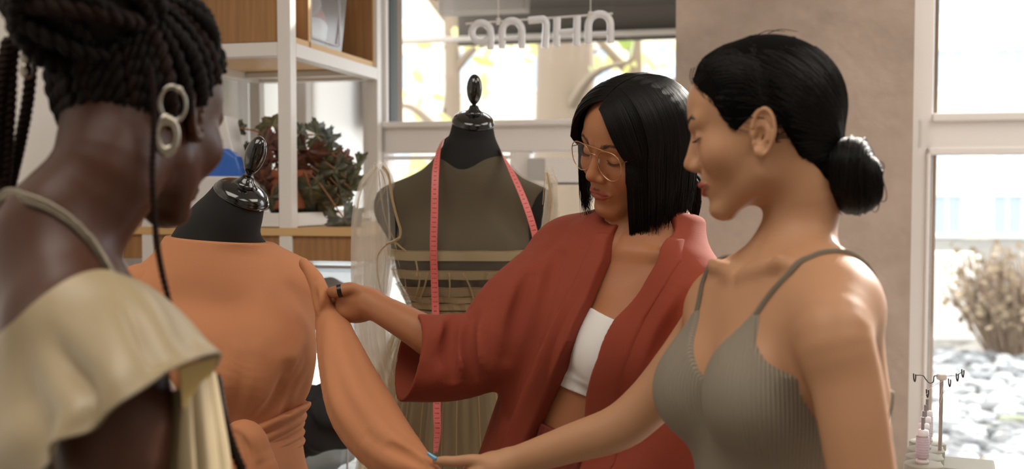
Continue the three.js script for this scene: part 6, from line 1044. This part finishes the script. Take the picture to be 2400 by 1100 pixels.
  rebase(tb, R((u0 + ud) / 2, 0, 2.9));
  // crumpled black cloth in front of the low bin
  const bc = P(738, 975, 2.72), bf = (x, y, z) => ell(x, y, z, 0, 0, 0, 0.1, 0.085, 0.09) + 0.012 * Math.sin(x * 42 + y * 30) * Math.sin(z * 38 + y * 22) + 0.006 * Math.sin(x * 90 + z * 70 + y * 60);
  const blk = mesh('folded_cloth', meshField(bf, V3(-0.14, -0.12, -0.13), V3(0.14, 0.12, 0.13), 0.006), mat('#1b1b1e', 0.75), scene); blk.position.set(bc.x, bc.y - 0.01, bc.z); tag(blk, 'crumpled black cloth heaped in the low bin behind the orange dress', 'fabric');
  // ---- the steam iron station behind the front woman: white body with slots, blue tank
  const dI = 2.86, ir = thing('steam_station', 'white steam ironing station with a blue water tank on the shelf', 'iron');
  const prism = (pts, d0, d1, m, name, bev = 0.006) => { const c = pts.map(([x, y]) => P(x, y, d0)), o = c[0], s = new THREE.Shape(c.map((p) => new THREE.Vector2(p.x - o.x, p.y - o.y))), g = new THREE.ExtrudeGeometry(s, { depth: d1 - d0, bevelEnabled: true, bevelSize: bev, bevelThickness: bev, bevelSegments: 3 }); g.translate(o.x, o.y, o.z - (d1 - d0)); return mesh(name, g, m, ir); };
  const wht = mat('#e4e0de', 0.35), blue = mat('#2f66c2', 0.3);
  prism([[452, 490], [452, 330], [505, 268], [526, 276], [556, 405], [556, 424], [520, 462], [505, 490]], dI, dI + 0.12, wht, 'body');
  prism([[470, 416], [478, 366], [500, 358], [532, 358], [548, 372], [556, 398], [556, 412]], dI - 0.03, dI + 0.02, blue, 'water_tank', 0.01);
  prism([[440, 492], [440, 440], [480, 420], [556, 418], [520, 460], [508, 492]], dI - 0.035, dI - 0.01, mat('#d8d5d6', 0.4), 'housing', 0.008);
  prism([[505, 276], [526, 276], [530, 292], [512, 292]], dI - 0.012, dI - 0.004, blue, 'button', 0.002);
  for (let i = 0; i < 5; i++) mesh('slot', tube([P(494 + i * 9, 300, dI - 0.008), P(502 + i * 9.5, 346, dI - 0.008)], 0.0012, 4, 6), mat('#a9a5a8', 0.5), ir);
  rebase(ir, P(500, 490, dI + 0.06));
}
// ---------- the begonia in its pot ----------
{
  const pot = P(672, 490, 3.02), plant = thing('potted_plant', 'begonia with dark jagged leaves in a terracotta pot on the shelf', 'plant'), clay = mat('#a4603f', 0.85), stemM = mat('#9a6a45', 0.7);
  const y0 = pot.y;
  mesh('pot', (() => { const g = lathe([[0, 0], [0.045, 0], [0.05, 0.004], [0.062, 0.085], [0.068, 0.085], [0.07, 0.105], [0.063, 0.105], [0.06, 0.095], [0, 0.09]], 40); g.translate(pot.x, y0, pot.z); return g; })(), clay, plant);
  mesh('soil', (() => { const g = new THREE.CylinderGeometry(0.059, 0.057, 0.012, 30); g.translate(pot.x, y0 + 0.09, pot.z); return g; })(), mat('#3a2a20', 1), plant);
  // one lobed, serrated leaf, cupped about its midrib
  function leafGeo(size, cup, droop) {
    const n = 56, rings = 7, pos = [], uv = [], idx = [], out = []; for (let i = 0; i <= n; i++) { const a = -2.62 + 5.24 * i / n, lobe = [0, 0.75, -0.75, 1.5, -1.5, 2.25, -2.25].reduce((m, c, k) => Math.max(m, (k === 0 ? 1.2 : k < 3 ? 1.0 : k < 5 ? 0.82 : 0.62) * Math.exp(-(((a - c) / 0.33) ** 2))), 0.46), r = size * (0.3 + 0.55 * lobe) * (1 + 0.07 * (i % 2 ? 1 : -1)); out.push([Math.sin(a) * r, Math.cos(a) * r]); }
    pos.push(0, 0, 0); uv.push(0.5, 0.5);
    for (let k = 1; k <= rings; k++) for (const [x, y] of out) { const t = k / rings, xx = x * t, yy = y * t; pos.push(xx, yy - 0.0, -cup * (xx * xx) / size - droop * (yy > 0 ? yy * yy : 0.4 * yy * yy) / size + 0.05 * size * Math.sin(t * 3) * Math.cos(Math.atan2(xx, yy) * 5)); uv.push(0.5 + xx / size / 3, 0.5 + yy / size / 3); }
    for (let i = 0; i < n; i++) { idx.push(0, 2 + i, 1 + i); for (let k = 0; k < rings - 1; k++) { const a = 1 + k * (n + 1) + i, b = a + n + 1; idx.push(a, a + 1, b + 1, a, b + 1, b); } }
    const g = new THREE.BufferGeometry(); g.setAttribute('position', new THREE.Float32BufferAttribute(pos, 3)); g.setAttribute('uv', new THREE.Float32BufferAttribute(uv, 2)); g.setIndex(idx); g.computeVertexNormals(); return g;
  }
  const vein = (c0, c1) => tex(128, 128, (x, y) => { const dx = x - 0.5, dy = y - 0.5, a = Math.atan2(dx, dy), r = Math.hypot(dx, dy); let v = 0; for (const c of [0, 0.75, -0.75, 1.5, -1.5, 2.25, -2.25]) v = Math.max(v, Math.exp(-(((a - c) * r / 0.011) ** 2))); const n = 0.85 + 0.4 * (noise2(x * 24, y * 24, 24, 4) - 0.5); return [0, 1, 2].map((k) => lerp(c0[k], c1[k], v * 0.55) * n); });
  const kinds = [vein([84, 84, 60], [150, 146, 98]), vein([104, 58, 46], [160, 98, 74]), vein([98, 96, 68], [166, 160, 112]), vein([118, 124, 122], [166, 172, 166])].map((m) => mat('#ffffff', 0.45, { map: m, transmission: 0.25, thickness: 0, side: THREE.DoubleSide }));
  const geos = [leafGeo(1, 0.5, 0.35), leafGeo(1, 0.9, 0.7), leafGeo(1, 0.2, 0.9)];
  // tip pixel, size in pixels, roll in the picture, tilt away, kind
  const leaves = [[553, 300, 26, 2.9, 0.4, 0], [640, 296, 42, 0.2, 0.5, 2], [622, 340, 44, -1.4, 0.5, 1], [608, 380, 40, -2.2, 0.5, 1], [652, 352, 38, 1.2, 0.6, 1], [588, 358, 30, -2.6, 0.5, 0], [640, 410, 46, -2.6, 0.4, 1], [618, 420, 36, 2.9, 0.5, 1], [636, 462, 44, 3.0, 0.3, 0], [660, 440, 42, 2.4, 0.5, 1], [700, 312, 36, 0.9, 0.7, 0], [742, 316, 40, 1.4, 0.6, 0], [756, 330, 36, 2.3, 0.5, 3], [722, 352, 44, -2.8, 0.5, 1], [712, 396, 42, -2.4, 0.4, 0], [762, 376, 40, 2.0, 0.5, 0], [742, 420, 64, 2.6, 0.25, 2], [704, 452, 56, -2.9, 0.3, 2], [786, 398, 44, 2.7, 0.4, 0], [803, 374, 26, 0.6, 0.3, 1], [836, 384, 34, 2.4, 0.9, 0], [812, 418, 38, 2.7, 0.8, 0], [820, 440, 34, 2.8, 0.8, 0], [770, 458, 46, 2.9, 0.5, 0], [745, 470, 44, -3.1, 0.4, 0], [796, 462, 38, 2.5, 0.7, 0], [806, 512, 50, 2.75, 0.5, 3], [792, 436, 40, 2.2, 0.5, 2], [728, 440, 40, 3.1, 0.3, 2], [688, 346, 36, -0.8, 0.6, 0], [676, 380, 40, 2.9, 0.5, 1], [700, 420, 40, 2.9, 0.4, 0], [668, 470, 42, 3.0, 0.4, 0], [716, 478, 44, 2.9, 0.4, 0]];
  const crown = V3(pot.x, y0 + 0.12, pot.z);
  leaves.forEach(([x, y, s, roll, tilt, k], i) => {
    const d = 2.95 + 0.16 * hash2(i, 3, 1) - (x > 780 ? 0.03 : 0), c = P(x, y, d), sz = W(s, d) * 1.5, m = mesh('leaf', geos[i % 3], kinds[k], plant);
    m.position.copy(c); m.scale.setScalar(sz); m.rotation.set(-tilt, (hash2(i, 7, 2) - 0.5) * 1.2 + (x > 800 ? 0.5 : 0), -roll, 'ZYX');
    mesh('stem', tube([crown.clone().add(V3(rnd(-0.03, 0.03), -0.01, rnd(-0.03, 0.03))), crown.clone().lerp(c, 0.5).add(V3(0, 0.035, 0)), c], (t) => 0.0028 * (1.2 - 0.5 * t), 12, 6), stemM, plant);
  });
  rebase(plant, V3(pot.x, y0, pot.z));
}
// ---------- sign letters hanging in the window: tubes of white glass, seen from behind ----------
{
  const v = V - 0.2, glassW = mat('#f2f2f6', 0.25, { clearcoat: 0.6 }), k = (x, y) => { const u = uAt(x, v), q = R(u, 0, v), d = -(q.x * 0 + q.z); const dd = (q.z * -cP) / (cP); const p = P(x, y, 1), o = V3(0, EYE, 0), dir = p.sub(o), s = v / (dir.x * sY - dir.z * cY); return o.addScaledVector(dir, s); };
  const r = 0.0105, sign = (label, strokes) => { const t = thing('sign_letter', label, 'sign'); strokes.forEach(([pts, n, rr]) => mesh('tube', capped(n ? spline(pts.map((p) => k(...p)), n) : pts.map((p) => k(...p)), () => rr ?? r, 12), glassW, t)); rebase(t, k(strokes[0][0][0][0], strokes[0][0][0][1])); };
  const arch = (x0, x1, yT, yB, slope) => { const c = (x0 + x1) / 2, w = (x1 - x0) / 2, o = [[x0, yB]]; o.push([x0, yT + w + 6]); for (let i = 0; i <= 10; i++) { const a = Math.PI - i / 10 * Math.PI; o.push([c + Math.cos(a) * w, yT + w - Math.sin(a) * w - slope * (Math.cos(a) * 0.5)]); } o.push([x1, yT + w + 4]); o.push([x1, yB - slope]); return o; };
  const circle = []; for (let i = 0; i <= 20; i++) { const a = -0.15 + i / 20 * 5.9; circle.push([1128 + 22 * Math.cos(a), 76 - 22 * Math.sin(a)]); }
  sign('white tube letter shaped like a mirrored P, leftmost of the hanging window sign', [[circle, 40], [[[1150, 76], [1150, 95], [1150, 116]], 12]]);
  sign('white round-topped tube letter A standing second from left in the hanging window sign', [[arch(1177, 1223, 49, 114, 1), 40], [[[1177, 92], [1223, 90]], 0, 0.005]]);
  sign('white tube letter shaped like a mirrored L upside down in the hanging window sign', [[[[1239, 48], [1262, 46], [1275, 46], [1280, 54], [1279, 80], [1277, 112]], 30]]);
  sign('white tube letter H of two uprights and a bar in the hanging window sign', [[[[1306, 40], [1305, 74], [1304, 108]], 10], [[[1353, 38], [1352, 70], [1351, 106]], 10], [[[1306, 76], [1352, 72]], 0, 0.008]]);
  sign('white round-topped tube letter A at the right end of the hanging window sign', [[arch(1379, 1431, 33, 103, 2), 40], [[[1380, 79], [1429, 77]], 0, 0.005]]);
  const rail = thing('sign_rail', 'thin rail and two cords that carry the hanging letters', 'rail');
  mesh('rail', capped([k(1092, 56), k(1436, 32)], () => 0.003, 8), steelW, rail); for (const [x, y] of [[1168, 50], [1384, 35]]) { const a = k(x, y), b = a.clone(); b.y = TOP; mesh('cord', capped([a, b], () => 0.0016, 6), steelW, rail); mesh('clip', (() => { const g = box(0.012, 0.02, 0.01, 0.002); g.translate(a.x, a.y, a.z); return g; })(), steelW, rail); }
  rebase(rail, k(1264, 44));
}
// ---------- overlock thread stand on its table, right ----------
{
  const dS = 2.05, st = thing('thread_stand', 'grey overlock thread stand with a tall steel rod by the right window', 'thread stand'), plate = mat('#9c988a', 0.6), wire = mat('#5b5b5e', 0.3, { metalness: 0.9 }), bg = P(2207, 975, 2.12);
  const spots = [[2164, 1088, 1.98], [2166, 1072, 2.035], [2170, 1053, 2.095], [2174, 1038, 2.155]], discs = spots.map((p) => P(...p)), yT = discs[0].y;
  for (const c of discs) c.y = yT;
  discs.forEach((c) => mesh('spool_disc', (() => { const g = lathe([[0, -0.016], [0.031, -0.016], [0.034, -0.013], [0.034, -0.002], [0.032, 0.001], [0, 0.001]], 48); g.translate(c.x, yT, c.z); return g; })(), plate, st));
  const a0 = discs[0], a3 = discs[3], mid = a0.clone().lerp(a3, 0.5), len = a0.distanceTo(a3), ang = Math.atan2(a3.x - a0.x, a3.z - a0.z);
  mesh('base_plate', (() => { const g = box(0.036, 0.014, len + 0.02, 0.003); g.rotateY(ang); g.translate(mid.x + 0.012, yT - 0.009, mid.z); return g; })(), plate, st);
  discs.forEach((c) => mesh('spool_pin', (() => { const g = new THREE.CylinderGeometry(0.0028, 0.0032, 0.084, 12); g.translate(c.x - 0.002, yT + 0.042, c.z); return g; })(), mat('#8b878a', 0.5), st));
  const rb = P(2203, 1064, 2.08); rb.y = yT - 0.005; const rt = P(2207, 884, 2.1);
  mesh('rod', capped([rb, V3(rt.x, rt.y, rt.z)], () => 0.0035, 16), mat('#b5b2ae', 0.35, { metalness: 0.9 }), st);
  mesh('rod_cap', (() => { const g = box(0.017, 0.012, 0.015, 0.004, 3); g.translate(rt.x, rt.y, rt.z); return g; })(), mat('#d9d0cb', 0.5), st);
  mesh('guide_arm', tube([[2200, 882], [2190, 882], [2187, 896], [2178, 898], [2170, 890], [2163, 881], [2145, 880]].map(([x, y]) => P(x, y, 2.1)), 0.0011, 40, 6), wire, st);
  mesh('guide_arm', tube([[2214, 882], [2232, 881], [2240, 881], [2256, 872]].map(([x, y], i) => P(x, y, 2.13 + i * 0.02)), 0.0011, 30, 6), wire, st);
  for (const [x, y] of [[2143, 884], [2173, 921], [2225, 896], [2243, 883], [2256, 874]]) mesh('thread_hook', tube([[x - 2, y - 8], [x - 1, y + 6], [x + 1, y + 11], [x + 3, y + 2], [x + 3, y - 6]].map(([p, q]) => P(p, q, 2.1)), 0.0013, 20, 6), wire, st);
  mesh('thread', tubes([[[2175, 914], [2200, 898], [2225, 886], [2250, 870]], [[2211, 905], [2206, 922], [2201, 940], [2203, 955]], [[2175, 921], [2166, 928], [2152, 936]], [[2214, 915], [2208, 930], [2204, 945]]].map((q) => spline(q.map(([x, y]) => P(x, y, 2.09)), 16)), () => 0.0005, 4), mat('#f0ece8', 0.8), st);
  rebase(st, V3(mid.x, yT - 0.016, mid.z));
  discs.forEach((c, i) => { const s = thing('thread_spool', ['pale lilac thread spool at the near end of the thread stand', 'second thread spool from the near end of the thread stand', 'third thread spool from the near end of the thread stand', 'thread spool at the far end of the thread stand'][i], 'spool', 'spools on the thread stand'), put = (g) => { g.translate(c.x - 0.002, yT + 0.001, c.z); return g; };
    mesh('core', put(lathe([[0.0034, 0], [0.011, 0], [0.0112, 0.006], [0.008, 0.009], [0.008, 0.049], [0.0105, 0.051], [0.01, 0.06], [0.0034, 0.061]], 28)), mat('#ebe6ea', 0.5), s);
    mesh('thread_winding', put(lathe([[0.0082, 0.009], [0.0112, 0.0105], [0.0114, 0.03], [0.0112, 0.048], [0.0082, 0.05]], 28)), mat(i < 2 ? '#c9b9c6' : '#d8cfd4', 0.85, { bumpMap: tex(8, 64, (x, y) => [128 + 120 * Math.sin(y * 6.283 * 16)], null, false), bumpScale: 0.0004 }), s); rebase(s, V3(c.x - 0.002, yT + 0.001, c.z)); });
  // table and machine under it
  const tab = thing('sewing_table', 'white sewing table under the thread stand by the right window', 'table'), tp = V3(mid.x + 0.02, 0, mid.z);
  const tbox = (n, x0, x1, y0, y1, z0, z1, m = steelW, rr = 0.004) => mesh(n, (() => { const g = box(x1 - x0, y1 - y0, z1 - z0, rr); g.rotateY(ang); const o = V3((x0 + x1) / 2, (y0 + y1) / 2, (z0 + z1) / 2); o.applyAxisAngle(V3(0, 1, 0), ang); g.translate(tp.x + o.x, o.y, tp.z + o.z); return g; })(), m, tab);
  tbox('table_top', -0.42, 0.4, 0.72, 0.75, -0.6, 0.55); for (const [x, z] of [[-0.38, -0.55], [-0.38, 0.5], [0.36, -0.55], [0.36, 0.5]]) tbox('leg', x - 0.02, x + 0.02, 0, 0.72, z - 0.02, z + 0.02);
  rebase(tab, tp.clone());
  const mc = thing('sewing_machine', 'white sewing machine on the table behind the camisole woman', 'sewing machine'), mb = (n, x0, x1, y0, y1, z0, z1, m, rr) => { const g = box(x1 - x0, y1 - y0, z1 - z0, rr, 4); g.rotateY(ang); const o = V3((x0 + x1) / 2, (y0 + y1) / 2, (z0 + z1) / 2); o.applyAxisAngle(V3(0, 1, 0), ang); g.translate(tp.x + o.x, o.y, tp.z + o.z); return mesh(n, g, m, mc); }, cream = mat('#ebe7e2', 0.3, { clearcoat: 0.4 });
  mb('base', -0.3, -0.05, 0.751, 0.84, -0.18, 0.2, cream, 0.02); mb('pillar', -0.3, -0.07, 0.83, yT - 0.03, 0.05, 0.2, cream, 0.03); mb('arm', -0.29, -0.08, yT - 0.12, yT - 0.02, -0.18, 0.12, cream, 0.03); mb('bracket', -0.1, 0.05, yT - 0.03, yT - 0.016, -0.05, 0.05, plate, 0.004);
  rebase(mc, tp.clone().setY(0.751));
  // a clear ring seen past the near woman's arm: the curved guard of a lamp magnifier
  const lampT = thing('magnifier_lamp', 'clear rounded magnifier guard glinting just behind the camisole woman', 'lamp'), rg = P(2040, 975, 1.75);
  mesh('rim', (() => { const g = new THREE.TorusGeometry(W(52, 1.75), 0.0035, 10, 60); g.scale(1, 1.95, 1); g.rotateY(0.35); g.translate(rg.x, rg.y, rg.z); return g; })(), mat('#f4f6f4', 0.08, { clearcoat: 1 }), lampT);
  mesh('lens', (() => { const g = new THREE.CircleGeometry(W(51, 1.75), 48); g.scale(1, 1.95, 1); g.rotateY(0.35); g.translate(rg.x, rg.y, rg.z); return g; })(), M.glass, lampT);
  mesh('arm', tube([V3(rg.x, rg.y - W(102, 1.75), rg.z), V3(rg.x + 0.04, rg.y - 0.2, rg.z - 0.04), V3(rg.x + 0.06, 0.75, rg.z - 0.1)], 0.008, 20, 10), steelW, lampT);
  rebase(lampT, V3(rg.x + 0.06, 0.75, rg.z - 0.1));
}

renderer.render(scene, camera);
